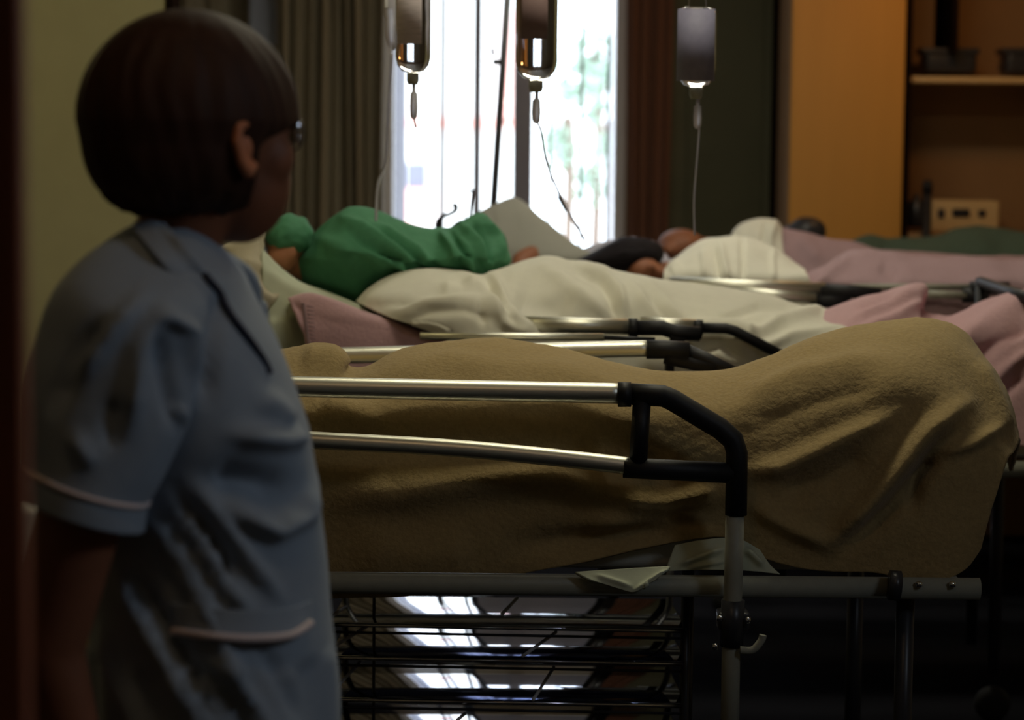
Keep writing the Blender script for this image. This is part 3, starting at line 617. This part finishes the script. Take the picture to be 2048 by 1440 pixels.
wc = [[(1325, 640, 6.66), (1420, 640, 6.66), (1520, 640, 6.66), (1625, 640, 6.68)], [(1326, 575, 6.68), (1420, 575, 6.64), (1520, 575, 6.64), (1622, 575, 6.68)],
      [(1328, 545, 6.72), (1400, 535, 6.68), (1500, 535, 6.68), (1612, 545, 6.72)],
      [(1334, 530, 6.88), (1368, 500, 6.88), (1415, 477, 6.88), (1470, 471, 6.9), (1505, 478, 6.9), (1560, 505, 6.92), (1610, 540, 6.94)],
      [(1340, 560, 7.15), (1415, 530, 7.2), (1500, 525, 7.2), (1610, 560, 7.2)]]
link('cover', sheet(wc, 90, 50, [([(1425, 495), (1432, 530), (1440, 565)], 5, -.014), ([(1440, 490), (1450, 530), (1458, 565)], 6, .012), ([(1405, 500), (1412, 560)], 6, .01), ([(1484, 475), (1486, 560)], 5, -.012), ([(1545, 500), (1548, 560)], 5, .008), ([(1340, 545), (1360, 525)], 10, .01)], .008, 8), 'sheet', bp)['label'] = 'white cotton cover'
pk3 = [[(1590, 640, 6.68), (1750, 640, 6.68), (1900, 640, 6.68), (2110, 640, 6.68)], [(1596, 580, 6.7), (1750, 580, 6.66), (1900, 580, 6.66), (2110, 580, 6.68)],
       [(1598, 556, 6.74), (1700, 545, 6.72), (1850, 550, 6.72), (2110, 550, 6.74)],
       [(1600, 548, 6.95), (1640, 530, 6.95), (1690, 506, 6.95), (1740, 498, 6.95), (1820, 508, 6.97), (1920, 518, 6.98), (2110, 522, 7.0)],
       [(1610, 570, 7.28), (1740, 545, 7.3), (1920, 560, 7.3), (2110, 560, 7.3)]]
tag(link('blanket', sheet(pk3, 110, 50, [([(1610, 560), (1650, 535), (1690, 512)], 8, -.016), ([(1700, 515), (1640, 560)], 8, .014), ([(1760, 530), (1800, 555)], 14, -.012)], .012, 6), 'mauve'), 'mauve blanket on the third bed, just above the far silver rail', 'blanket')
# grey wedge of the raised backrest, and small pillow behind the dark hair
gw = sheet([[(1010, 540, 7.0), (1080, 540, 7.0), (1190, 540, 6.98)], [(985, 475, 7.08), (1080, 500, 7.02), (1185, 515, 6.99)],
            [(955, 432, 7.18), (1010, 408, 7.2), (1032, 403, 7.2), (1060, 418, 7.16), (1110, 458, 7.1), (1185, 508, 7.02)], [(962, 440, 7.26), (1032, 412, 7.28), (1100, 460, 7.2), (1185, 515, 7.1)], [(1000, 540, 7.3), (1100, 540, 7.3), (1185, 545, 7.2)]], 60, 40, [([(985, 440), (1050, 420)], 20, .006)], .005, 8, .01)
tag(link('pillow', gw, mat('grey pillow cotton', (.31, .30, .26), .85, bump=.1, scale=40, vary=.05)), 'grey pillow tilted up like a wedge before the bright window', 'pillow')
pw = sheet([[(1150, 560, 7.0), (1240, 560, 7.0), (1345, 560, 7.0)], [(1150, 510, 7.02), (1240, 500, 7.02), (1345, 520, 7.02)], [(1150, 500, 7.1), (1200, 485, 7.1), (1250, 474, 7.1), (1300, 480, 7.1), (1322, 496, 7.1), (1345, 530, 7.1)], [(1150, 530, 7.3), (1250, 500, 7.3), (1345, 540, 7.3)]], 40, 30, (), .006, 8, .01)
tag(link('pillow', pw, 'lilac'), 'thin grey pillow edge behind the black hair', 'pillow')
# ------------------------------------------------------------ bed 4 person
p4 = empty('person', at(1360, 500, 7.8), 'person with brown face lying on the fourth bed beneath the tall infusion bottle', 'person')
link('body', flesh([('e', P(1362, 492, 7.80), (.075, .085, .055)), ('e', P(1340, 500, 7.75), (.03, .05, .03)), ('e', P(1378, 474, 7.78), (.018, .02, .016)), [(P(1390, 500, 7.82), .045), (P(1460, 520, 7.86), .065), (P(1560, 530, 7.88), .08), (P(1700, 565, 7.88), .08), (P(1950, 575, 7.88), .055)]], .009), 'skind', p4)
link('shirt', sheet([[(1455, 560, 7.68), (1510, 560, 7.66), (1570, 560, 7.68)], [(1460, 500, 7.7), (1510, 495, 7.68), (1566, 500, 7.7)], [(1466, 462, 7.78), (1485, 445, 7.78), (1515, 436, 7.78), (1548, 440, 7.78), (1560, 452, 7.8)], [(1470, 500, 8.0), (1515, 480, 8.0), (1560, 490, 8.0)]], 50, 36, [([(1550, 445), (1540, 475), (1545, 500)], 4, .012), ([(1530, 445), (1525, 490)], 4, -.01)], .008, 8), 'sheet', p4)['label'] = 'white shirt'
tag(link('blanket', sheet([[(1550, 600, 7.66), (1750, 600, 7.64), (2110, 600, 7.66)], [(1550, 530, 7.68), (1750, 540, 7.66), (2110, 550, 7.68)], [(1548, 452, 7.8), (1580, 455, 7.8), (1640, 470, 7.8), (1700, 484, 7.8), (1800, 502, 7.8), (1950, 512, 7.8), (2110, 516, 7.8)], [(1555, 500, 8.05), (1700, 520, 8.05), (2110, 540, 8.05)]], 90, 36, [([(1600, 475), (1640, 520)], 14, .012)], .012, 6), 'mauve'), 'mauve blanket on the fourth bed, falling away from the white shirt', 'blanket')
# bed 5 blanket + small dark bundles
tag(link('blanket', sheet([[(1640, 620, 8.36), (1850, 620, 8.34), (2120, 620, 8.36)], [(1650, 520, 8.37), (1850, 530, 8.34), (2120, 530, 8.36)], [(1660, 498, 8.5), (1700, 478, 8.5), (1740, 465, 8.5), (1780, 474, 8.5), (1830, 480, 8.5), (1880, 470, 8.5), (1920, 455, 8.5), (1980, 452, 8.5), (2030, 462, 8.5), (2120, 475, 8.5)], [(1680, 540, 8.8), (1900, 520, 8.8), (2120, 530, 8.8)]], 110, 40, [([(1760, 490), (1800, 510)], 16, -.014)], .012, 7), 'dgreen'), 'dark green wool blanket on the furthest bed', 'blanket')
tag(link('cushion', flesh([('e', P(1615, 462, 8.42), (.065, .06, .05)), ('e', P(1590, 470, 8.42), (.05, .05, .04))], .01), 'darkm'), 'small dark bundle on the furthest bed against the orange wardrobe', 'cushion')
# ------------------------------------------------------------ hooks behind the person in green
e = empty('bed_hook', at(885, 470, 7.1), 'curved black metal hook before the window, above the green gown', 'hook')
link('hook', tube([at(878, 470, 7.1), at(876, 448, 7.1), at(884, 434, 7.1), at(900, 428, 7.1), at(911, 420, 7.1), at(911, 412, 7.1), at(905, 408, 7.1)], [.008, .010, .007, .006, .007, .008, .007]), 'black', e)
link('stem', tube([at(878, 466, 7.1), Vector((at(878, 466, 7.1).x, 7.1, .02))], .006, smooth=False), 'black', e)
link('foot', lathe([(0, 0), (.09, 0), (.09, .012), (.01, .02), (0, .02)], (at(878, 466, 7.1).x, 7.1, 0)), 'black', e)
e = empty('wire_holder', at(935, 450, 6.9), 'thin rectangular wire holder standing before the window', 'wire holder')
link('wire_loop', tube([at(932, 448, 6.9), at(926, 384, 6.9), at(927, 381, 6.9), at(946, 381, 6.9), at(945, 384, 6.9), at(938, 450, 6.9)], .0036, smooth=False), 'darkm', e)
link('clamp', tube([at(905, 460, 6.9), at(920, 448, 6.9), at(940, 446, 6.9)], .011), 'darkm', e)
a = at(936, 450, 6.9); link('stem', tube([a, (a.x, 6.9, .02)], .006, smooth=False), 'black', e)
link('foot', lathe([(0, 0), (.09, 0), (.09, .012), (.01, .02), (0, .02)], (a.x, 6.9, 0)), 'black', e)
# ------------------------------------------------------------ infusion pole and bottles
pt, pbm = at(1016, -20, 7.45), at(985, 440, 7.45)
d = (pbm - pt); top = pt - d * .6; bot = pt + d * ((pt.z - .05) / (pt.z - pbm.z))
e = empty('infusion_pole', (bot.x, 7.45, 0), 'dark slim infusion pole standing before the window, leaning slightly', 'infusion pole')
link('pole', tube([bot, top], .0115, smooth=False), 'darkm', e)
link('clamp', joinm([softbox(985, 118, 1004, 130, 7.43, .03, .003), tube([at(984, 95, 7.44), at(987, 112, 7.44)], .006)]), 'darkm', e)
link('hook_arm', tube([top + Vector((-.12, 0, .03)), top + Vector((-.1, 0, 0)), top + Vector((0, 0, .01)), top + Vector((.1, 0, 0)), top + Vector((.12, 0, .03))], .005), 'chrome', e)
link('base', joinm([tube([(bot.x, 7.45, .06), (bot.x + .22 * math.cos(a), 7.45 + .22 * math.sin(a), .04)], .012, smooth=False) for a in [k * 2 * math.pi / 5 for k in range(5)]]), 'darkm', e)
GAIN[0] = 1.3
hz = 2.12; hy = 5.2
e = empty('hanging_rail', (.15, hy, hz), 'ceiling-hung metal rail the infusion bottles hang from, overhead', 'rail')
link('rail', tube([(-.5, hy, hz), (.6, hy, hz)], .009, smooth=False), 'alu', e)
for x in (-.45, .55): link('suspension_rod', tube([(x, hy, hz), (x, hy, ZC)], .006, smooth=False), 'alu', e)
def bottle(px, pbot, wpx, hpx, lab, label, tubepts, lm='label', tilt=0, chamber=60):
    s = hy / F; c = at(px, pbot, hy); r = wpx / 2 * s; h = hpx * s
    e = empty('infusion_bottle', (c.x, hy, c.z), label, 'infusion bottle', 'infusion bottles hanging from the ceiling rail')
    prof = [(0, 0), (r * .28, 0), (r * .30, r * .12), (r * .62, r * .22), (r * .9, r * .55), (r, r * 1.0), (r, h - r * .35), (r * .93, h - r * .12), (r * .8, h), (0, h)]
    link('bottle_body', lathe(prof, (c.x, hy, c.z), 40), 'liq', e)
    link('cap', lathe([(0, -.020), (r * .26, -.020), (r * .34, -.012), (r * .34, .004), (0, .004)], (c.x, hy, c.z), 24), lm if False else 'frame', e)
    if lab:
        a0, a1, z0, z1 = lab; bm = bmesh.new(); n = 16; V = []
        for k in range(n + 1):
            a = R(a0 + (a1 - a0) * k / n); V.append([bm.verts.new((c.x + q * math.cos(a), hy + q * math.sin(a), c.z + z * h)) for q, z in ((r * 1.012, z0), (r * 1.012, z1), (r * 1.03, z1), (r * 1.03, z0))])
        for A, B_ in zip(V, V[1:]):
            for k in range(4): bm.faces.new((A[k], A[(k + 1) % 4], B_[(k + 1) % 4], B_[k]))
        bm.faces.new(V[0]); bm.faces.new(V[-1]); link('label_sticker', tomesh(bm), lm, e)
    z = c.z - .018; cl = chamber * s
    link('drip_chamber', lathe([(0, 0), (.004, 0), (.0075, .006), (.0085, cl * .35), (.0075, cl * .72), (.004, cl * .78), (.0035, cl), (0, cl)], (c.x + tilt, hy, z - cl), 18), 'plas', e)
    if tubepts: link('drip_tube', tube([(c.x + tilt, hy, z - cl + .003)] + [tuple(at(*q)) for q in tubepts], .0022, n=8), 'plas', e)
    link('hanging_loop', tube([(c.x - r * .5, hy, c.z + h * .93), (c.x - r * .4, hy, c.z + h + .03), (c.x, hy, hz + .011), (c.x + r * .4, hy, c.z + h + .03), (c.x + r * .5, hy, c.z + h * .93)], .0016, n=8), 'chrome', e)
    return e
bottle(826, 150, 70, 215, (205, 300, .28, .95), 'infusion bottle with wide printed label, nearest the pleated curtain', [(832, 255, 5.2)], 'label', .002, 70)
bottle(1072, 165, 84, 235, (225, 300, .36, .80), 'infusion bottle with dark square label, hanging just right of the pole', [(1082, 262, 5.2), (1095, 330, 5.25), (1130, 410, 5.3), (1170, 480, 5.35)], 'dlabel', .002, 64)
bottle(1392, 178, 78, 160, (190, 330, .1, .98), 'infusion bottle with blue-grey body hanging before the dark door', [(1398, 260, 5.2), (1393, 330, 5.25), (1388, 400, 5.3), (1389, 470, 5.35)], mat('blue grey printed label', (.21, .20, .30), .6, vary=.2, scale=60), .004, 62)
# clear infusion bag behind bottle 1
e = empty('infusion_bag', at(785, 60, 5.3), 'clear infusion bag with white top, behind the bottle by the curtain', 'infusion bag')
c = at(786, 60, 5.3)
link('bag_body', flesh([('e', tuple(c), (.018, .012, .045)), ('e', tuple(c + Vector((0, 0, .05))), (.022, .012, .05))], .004), 'plas', e)
link('bag_top', softbox(768, -10, 796, 18, 5.29, .02, .004), 'white', e)
link('hanging_loop', tube([at(782, -5, 5.3), (at(782, 0, 5.3).x, 5.2, hz + .011)], .0016, n=8, smooth=False), 'chrome', e)
link('drip_tube', tube([at(784, 108, 5.3), at(776, 240, 5.35), at(772, 320, 5.4), at(756, 370, 5.5), at(752, 440, 5.6)], .0035, n=8), 'plas', e)
tag(link('cable_clip', joinm([tube([at(1117, 391, 7.6), at(1133, 420, 7.6)], .009, n=8, smooth=False), tube([at(1133, 420, 7.6), at(1170, 480, 7.62)], .003, n=6, smooth=False), tube([at(1095, 330, 7.6), at(1117, 391, 7.6)], .003, n=6, smooth=False)]), 'darkm'), 'small dark clip on a thin line before the right window pane', 'clip')
# ------------------------------------------------------------ tray rack under the nearest bed
rx0, rx1 = at(655, 1260, 4.5).x, at(1372, 1260, 4.5).x
e = empty('tray_rack', ((rx0 + rx1) / 2, 4.72, 0), 'low rack of shiny shelves and chrome rods under the nearest bed', 'rack')
TI = R(4.6)
def shelf(py, y0=4.5, y1=4.98):
    z = at(1000, py, y0).z; dz = (y1 - y0) * math.tan(TI)
    me = box((rx0, y0, -.003), (rx1, y1, .0), .001)
    for v in me.vertices: v.co.z += z - (v.co.y - y0) * math.tan(TI)
    sh = link('shelf', me, 'gloss', e)
    link('shelf_lip', tube([(rx0, y0, z), (rx1, y0, z - .006)], .0042, smooth=False), 'chrome', sh)
    link('shelf_lip', tube([(rx0, y0 - .0, z - .014), (rx1, y0, z - .020)], .0026, smooth=False), 'darkm', sh)
for py in (1252, 1318, 1402, 1490): shelf(py)
for x in (rx0, rx1):
    for y in (4.5, 4.98): link('upright', tube([(x, y, .02), (x, y, .69)], .007, smooth=False), 'darkm', e)
for a, b_ in (((664, 1232), (692, 1213)), ((672, 1290), (738, 1250)), ((672, 1376), (720, 1324)), ((1004, 1228), (1034, 1196)), ((1046, 1312), (1112, 1264)), ((1066, 1400), (1108, 1334)), ((915, 1440), (930, 1427))):
    link('divider_rod', tube([at(*a, 4.47), at(*b_, 4.60)], .0032, n=8, smooth=False), 'white', e)
# ------------------------------------------------------------ nurse
YN_ = 2.86
nu_ = empty('person', (at(400, 700, YN_).x, YN_, 0), 'nurse in short-sleeved blue uniform and glasses standing in profile at left', 'person')
fx_, fy_ = math.cos(R(40)), math.sin(R(40))
hcn = at(414, 262, YN_)
def H(f, s, z):     # head frame: forward, to her left (away from the camera), up  (metres)
    return (hcn.x + f * fx_ - s * fy_, hcn.y + f * fy_ + s * fx_, hcn.z + z)
yaw = R(40)
neck = [(at(350, 400, YN_ + .0), .056), (at(330, 480, YN_), .058), (at(310, 540, YN_), .075)]
sh = at(290, 600, YN_)
parts = [('e', H(0, 0, .015), (.094, .076, .105), yaw), ('e', H(.045, 0, -.055), (.060, .058, .075), yaw), ('e', H(.064, 0, -.09), (.026, .032, .026), yaw),
    ('e', H(.07, .0, .02), (.035, .055, .05), yaw), ('e', H(.098, 0, -.02), (.016, .011, .026), yaw), ('e', H(.106, 0, -.035), (.012, .015, .010), yaw),
    ('e', H(.092, 0, -.062), (.012, .024, .010), yaw), ('e', H(.06, -.045, -.03), (.028, .02, .03), yaw), ('e', H(.06, .045, -.03), (.028, .02, .03), yaw),
    ('e', H(.083, -.03, .012), (.012, .016, .012), yaw), ('e', H(.083, .03, .012), (.012, .016, .012), yaw),
    [(H(-.01, 0, -.06), .05), (tuple(at(360, 460, YN_)), .05), (tuple(at(330, 540, YN_)), .06)],
    ('e', (sh.x + .01, YN_ + .01, sh.z - .03), (.085, .135, .08)), ('e', tuple(at(340, 780, YN_)), (.11, .12, .17)), ('e', tuple(at(400, 1050, YN_)), (.10, .09, .17)), ('e', tuple(at(430, 1350, YN_)), (.115, .13, .16))]
# legs, feet
for s in (-.09, .09):
    hx = at(440, 1440, YN_).x
    parts.append([((hx, YN_ + s, .80), .085), ((hx + .01, YN_ + s, .46), .056), ((hx - .02, YN_ + s, .28), .05), ((hx - .02, YN_ + s, .09), .034)])
    parts.append([((hx - .04, YN_ + s, .045), .036), ((hx + .06, YN_ + s, .035), .034), ((hx + .14, YN_ + s, .026), .026)])
# near arm (her right) and far arm
A1 = at(262, 640, 2.73); A2 = at(165, 1010, 2.66); A3 = at(95, 1300, 2.66); 
wr_ = Vector((A3.x + .05, 2.68, A3.z - .22)); hn = Vector((A3.x + .075, 2.69, A3.z - .30))
parts.append([(tuple(A1), .045), (tuple(A2), .048), (tuple(A3), .040), (tuple(wr_), .026), (tuple(hn), .03)])
B1 = Vector((A1.x + .03, 2.99, A1.z)); B2 = Vector((B1.x + .0, 3.06, B1.z - .28)); B3 = Vector((B2.x + .03, 3.06, B2.z - .22))
parts.append([(tuple(B1), .055), (tuple(B2), .042), (tuple(B3), .028), (tuple(B3 + Vector((.05, 0, -.05))), .028)])
for base in (hn, B3 + Vector((.05, 0, -.05))):
    for k, ln in enumerate((.062, .072, .068, .052)):
        b0 = base + Vector((.012 - .004 * k, -.024 + .016 * k, -.02)); b1_ = b0 + Vector((.006, 0, -ln * .55)); b2_ = b1_ + Vector((-.010, 0, -ln * .45))
        parts.append([(tuple(b0), .0088), (tuple(b1_), .0078), (tuple(b2_), .0066)])
    parts.append([(tuple(base + Vector((.02, -.02, .01))), .011), (tuple(base + Vector((.038, -.03, -.025))), .0095), (tuple(base + Vector((.04, -.03, -.05))), .0078)])
nb = link('body', flesh(parts, .0052, 6), 'skind', nu_)
# ear
def E(f, s_, z): return H(f - .004, s_ - .010, z - .012)
ear = flesh([[(E(.000, -.078, .022), .006), (E(-.016, -.084, .018), .0065), (E(-.020, -.086, .0), .006), (E(-.012, -.084, -.022), .006), (E(.0, -.08, -.034), .007), (E(.008, -.078, -.026), .006)], ('e', E(-.004, -.076, -.004), (.013, .006, .022), yaw)], .003, 4)
link('ear', ear, mat('warm skin', (.55, .2, .09), .55, vary=.05), nu_)
# hair
bm = bmesh.new(); bmesh.ops.create_icosphere(bm, subdivisions=6, radius=1)
for v in bm.verts:
    d = v.co.copy(); th = math.atan2(d.y, d.x)
    f, s, z = d.x, d.y, d.z
    rf = .135; x = f * rf; y = s * .102; zz = z * .126
    if z < 0:
        cz = min(.999, -z); zz = z * .108
        k = min(4, (1 - cz ** 3.2) ** (1 / 3.2) / max(.05, math.sqrt(1 - cz * cz))) * (1 - .10 * cz)
        x *= k; y *= k * (1 - .04 * min(1, cz * 4))
    # open the face: pull the front lower part back inside the skull
    zc_ = .12 + .10 * noise.noise(Vector((s * 7, 2, 5))) - .25 * abs(s)
    if f > .25 and z < zc_:
        t = min(1, (f - .25) / .35) * min(1, (zc_ - z) / .35); x -= t * (x + .01) * .85; y *= 1 - .35 * t
    # sideburn gap in front of the ear
    strand = .0007 * math.sin(26 * th + 5 * z + 3 * noise.noise(d * 2)) + .003 * noise.noise(Vector((th * 5, z * .8, 1)))
    n_ = d.normalized(); x += n_.x * strand; y += n_.y * strand
    if z < -.75: zz += .012 * noise.noise(Vector((th * 6, 0, 3)))
    v.co = Vector(H(x - .022, y + .004, zz + .012))
link('hair', tomesh(bm), 'hair', nu_)
fr = [H(.092, .0, .014), H(.088, -.035, .016), H(.07, -.062, .016), H(.02, -.083, .018), H(-.005, -.086, .014)]
hj = H(.093, -.058, .002)
gl = link('glasses', joinm([tube(fr, .0016, n=8), tube([H(.097, -.030 + .024 * math.cos(a), -.002 + .019 * math.sin(a)) for a in [k * math.pi / 8 for k in range(17)]], .0014, n=8),
    tube([H(.097, .030 + .024 * math.cos(a), -.002 + .019 * math.sin(a)) for a in [k * math.pi / 8 for k in range(17)]], .0014, n=8)]), 'darkm', nu_)
lens = []
for s in (-.03, .03):
    bm = bmesh.new(); Rl = .030; cols = []
    for q in (0, .0012):
        V = [[bm.verts.new(H(.099 - q - (Rl - math.sqrt(Rl * Rl - (u * .024) ** 2)) * .95, s + .024 * u * math.cos(a), -.002 + .019 * u * math.sin(a))) for a in [k * math.pi / 12 for k in range(24)]] for u in (.02, .25, .5, .75, 1)]
        for A, B_ in zip(V, V[1:]):
            for k in range(24): bm.faces.new((A[k], A[(k + 1) % 24], B_[(k + 1) % 24], B_[k]))
        bm.faces.new(V[0]); cols.append(V[-1])
    for k in range(24): bm.faces.new((cols[0][k], cols[0][(k + 1) % 24], cols[1][(k + 1) % 24], cols[1][k]))
    lens.append(tomesh(bm))
link('glint_bead', flesh([('e', H(.092, -.048, .002), (.006, .0035, .012), yaw), ('e', H(.092, -.049, -.008), (.004, .003, .008), yaw)], .0016, 3), 'chrome', gl)['label'] = 'shiny bead added for the lens glint'  # added chrome bead standing in for the glint on the lens
link('lens', joinm(lens), 'spectacle glass', gl, smooth=False)
# uniform: rings from (py, left px, right px, half depth)
prof = [(452, 262, 402, .062), (470, 235, 425, .09), (500, 200, 448, .13), (545, 165, 482, .172), (600, 132, 508, .185), (680, 108, 548, .185), (760, 104, 578, .18), (840, 112, 606, .175), (900, 122, 622, .168),
        (970, 138, 636, .158), (1040, 156, 645, .155), (1120, 172, 653, .16), (1200, 182, 660, .17), (1300, 192, 668, .185), (1440, 196, 678, .198), (1600, 196, 684, .205), (1800, 190, 690, .21), (2100, 185, 700, .215), (2240, 182, 704, .22)]
NS = 150; N = 96
rad = []
pv = [Vector((a, b_, c)) for a, b_, c, _ in prof]; pd = [Vector((q[3], 0, 0)) for q in prof]
nr = [([(330, 985), (400, 1070), (450, 1160), (500, 1230)], 13, .012), ([(300, 1030), (370, 1130), (430, 1260), (500, 1400)], 15, .014), ([(365, 1000), (440, 1100), (475, 1190)], 9, -.012),
      ([(245, 1150), (310, 1270), (400, 1440)], 16, .016), ([(205, 1260), (260, 1400), (290, 1500)], 14, .014), ([(270, 1150), (350, 1290), (430, 1440)], 12, -.014),
      ([(430, 960), (500, 965), (590, 985)], 34, -.020), ([(470, 1020), (550, 1065), (610, 1030), (630, 960)], 16, .014), ([(470, 870), (560, 880), (600, 870)], 20, .016), ([(520, 790), (580, 840)], 22, .010),
      ([(440, 600), (420, 700), (410, 800)], 16, -.014), ([(380, 960), (470, 1080), (560, 1200)], 12, .010), ([(400, 1290), (500, 1400), (560, 1500)], 14, .010), ([(520, 1290), (600, 1440)], 14, -.008), ([(560, 560), (600, 760)], 14, .006)]
rings = []
for j in range(NS):
    t = j / (NS - 1); q = cr(pv, t); hd = cr(pd, t).x; ring = []
    L_, R_ = at(q.y, q.x, YN_), at(q.z, q.x, YN_); cx = (L_.x + R_.x) / 2; hw = (R_.x - L_.x) / 2; z = (L_.z + R_.z) / 2
    for k in range(N):
        a = 2 * math.pi * k / N; ca, sa = math.cos(a), math.sin(a)
        ca = math.copysign(abs(ca) ** .85, ca); sa = math.copysign(abs(sa) ** .85, sa)
        p = Vector((cx + hw * ca, YN_ + hd * sa, z - .02 * ca * 0))
        n_ = Vector((ca / hw, sa / hd, 0)).normalized(); h = 0
        if sa < .25: h = relief(proj(p), nr)
        h *= min(1, abs(sa) * 2.2 + .1)
        h += .004 * noise.noise(p * 9) + (.006 * math.sin(9 * a + z * 4) if z < .9 else 0)
        ring.append(p + n_ * h)
    rings.append(ring)
link('uniform_dress', hollow(rings_mesh(rings, False), .004), 'uni', nu_)
# near sleeve + cuff
def sleeve(defs, ridges, wob=.003, nn=64, ns=70):
    c = [Vector(at(q[0], q[1], q[4])) for q in defs]; hw = [Vector((q[2] / F * q[4], q[3], q[5])) for q in defs]; rr = []
    for j in range(ns):
        t = j / (ns - 1); p0 = cr(c, t); w = cr(hw, t); ring = []
        ax = (cr(c, min(1, t + .02)) - cr(c, max(0, t - .02))).normalized()
        sx = Vector((math.cos(w.z), 0, -math.sin(w.z)))
        for k in range(nn):
            a = 2 * math.pi * k / nn; p = p0 + sx * w.x * math.cos(a) + Vector((0, 1, 0)) * w.y * math.sin(a)
            n_ = (sx * math.cos(a) / w.x + Vector((0, 1, 0)) * math.sin(a) / w.y).normalized()
            h = wob * noise.noise(p * 14)
            if math.sin(a) < .3: h += relief(proj(p), ridges) * min(1, abs(math.sin(a)) * 2.5 + .1)
            ring.append(p + n_ * h)
        rr.append(ring)
    return rr
sd = [(318, 486, 62, .03, 2.82, .3), (300, 530, 115, .07, 2.76, .25), (265, 600, 150, .085, 2.71, .2), (235, 700, 162, .082, 2.69, .15), (215, 800, 168, .078, 2.68, .2), (192, 900, 148, .074, 2.67, .3), (172, 975, 128, .072, 2.665, .32)]
sr = [([(300, 570), (240, 640), (150, 760)], 14, .012), ([(330, 600), (280, 700), (260, 860)], 18, .012), ([(310, 610), (380, 660), (390, 760)], 14, .012), ([(200, 640), (150, 720), (110, 820)], 14, -.012), ([(310, 650), (330, 760), (350, 850)], 14, -.010), ([(230, 800), (220, 900)], 12, -.008), ([(150, 870), (180, 930)], 16, .008), ([(355, 810), (372, 850)], 8, .008)]
sl = sleeve(sd, sr)
link('sleeve', hollow(rings_mesh(sl, False), .004), 'uni', nu_)
cf = sleeve([(176, 966, 127, .075, 2.665, .32), (170, 985, 130, .077, 2.665, .32), (164, 1022, 133, .078, 2.665, .32)], (), .001, 64, 12)
cu = link('cuff', hollow(rings_mesh(cf, False), .006), 'uni', nu_)
link('cuff_piping', tube(cf[1] + [cf[1][0]], .0032, n=8, smooth=False), 'trimp', cu)['label'] = 'pale piping'
fs = [Vector((p.x + .03, 2 * 2.86 - p.y, p.z)) for r in sl for p in r]
link('sleeve', hollow(rings_mesh([fs[i * 64:(i + 1) * 64] for i in range(70)], False), .004), 'uni', nu_)
# collar, placket edging, pocket
def surf(px, py):   # front surface Y of the dress at this pixel
    best = None
    for r in rings[::1]:
        for p in r:
            if p.y < YN_ + .02:
                a = proj(p); dd = (a[0] - px) ** 2 + (a[1] - py) ** 2
                if best is None or dd < best[0]: best = (dd, p)
    return best[1]
def on(px, py, off=.006):
    p = surf(px, py); return at(px, py, p.y - off)
link('collar', sheet([[(330, 446, 2.79), (372, 500, 2.74), (410, 545, 2.745), (440, 572, 2.78)], [(300, 440, 2.79), (345, 512, 2.72), (395, 575, 2.73), (448, 612, 2.79)], [(262, 452, 2.79), (318, 515, 2.71), (380, 590, 2.725), (440, 636, 2.79)]], 40, 20, [([(330, 460), (400, 545), (440, 590)], 8, .006)], .002, 9, .006), 'uni', nu_)
link('placket_edge', tube([on(x_, y_) for x_, y_ in ((408, 548), (424, 566), (440, 586), (452, 612), (470, 640), (495, 672), (515, 700), (532, 728), (540, 748))], .0042, n=8), 'navy', nu_)['label'] = 'dark edging'
pk_ = link('pocket', sheet([[tuple((x_, y_, on(x_, y_, .004).y)) for x_, y_ in ((340, 1206), (420, 1216), (500, 1220), (580, 1216), (624, 1200))],
                            [tuple((x_, y_, on(x_, y_, .009).y)) for x_, y_ in ((344, 1262), (420, 1272), (500, 1277), (580, 1271), (622, 1248))]], 50, 12, (), .001, 9, .004), 'uni', nu_)
link('pocket_piping', tube([on(x_, y_, .013) for x_, y_ in ((344, 1262), (420, 1272), (500, 1277), (580, 1271), (622, 1246))], .0048, n=8), 'trimp', pk_)['label'] = 'pale piping'
for s in (-.09, .09):
    hx = at(440, 1440, YN_).x
    link('shoe', flesh([[((hx - .045, YN_ + s, .05), .045), ((hx + .05, YN_ + s, .043), .042), ((hx + .15, YN_ + s, .036), .035)]], .006), 'darkm', nu_)
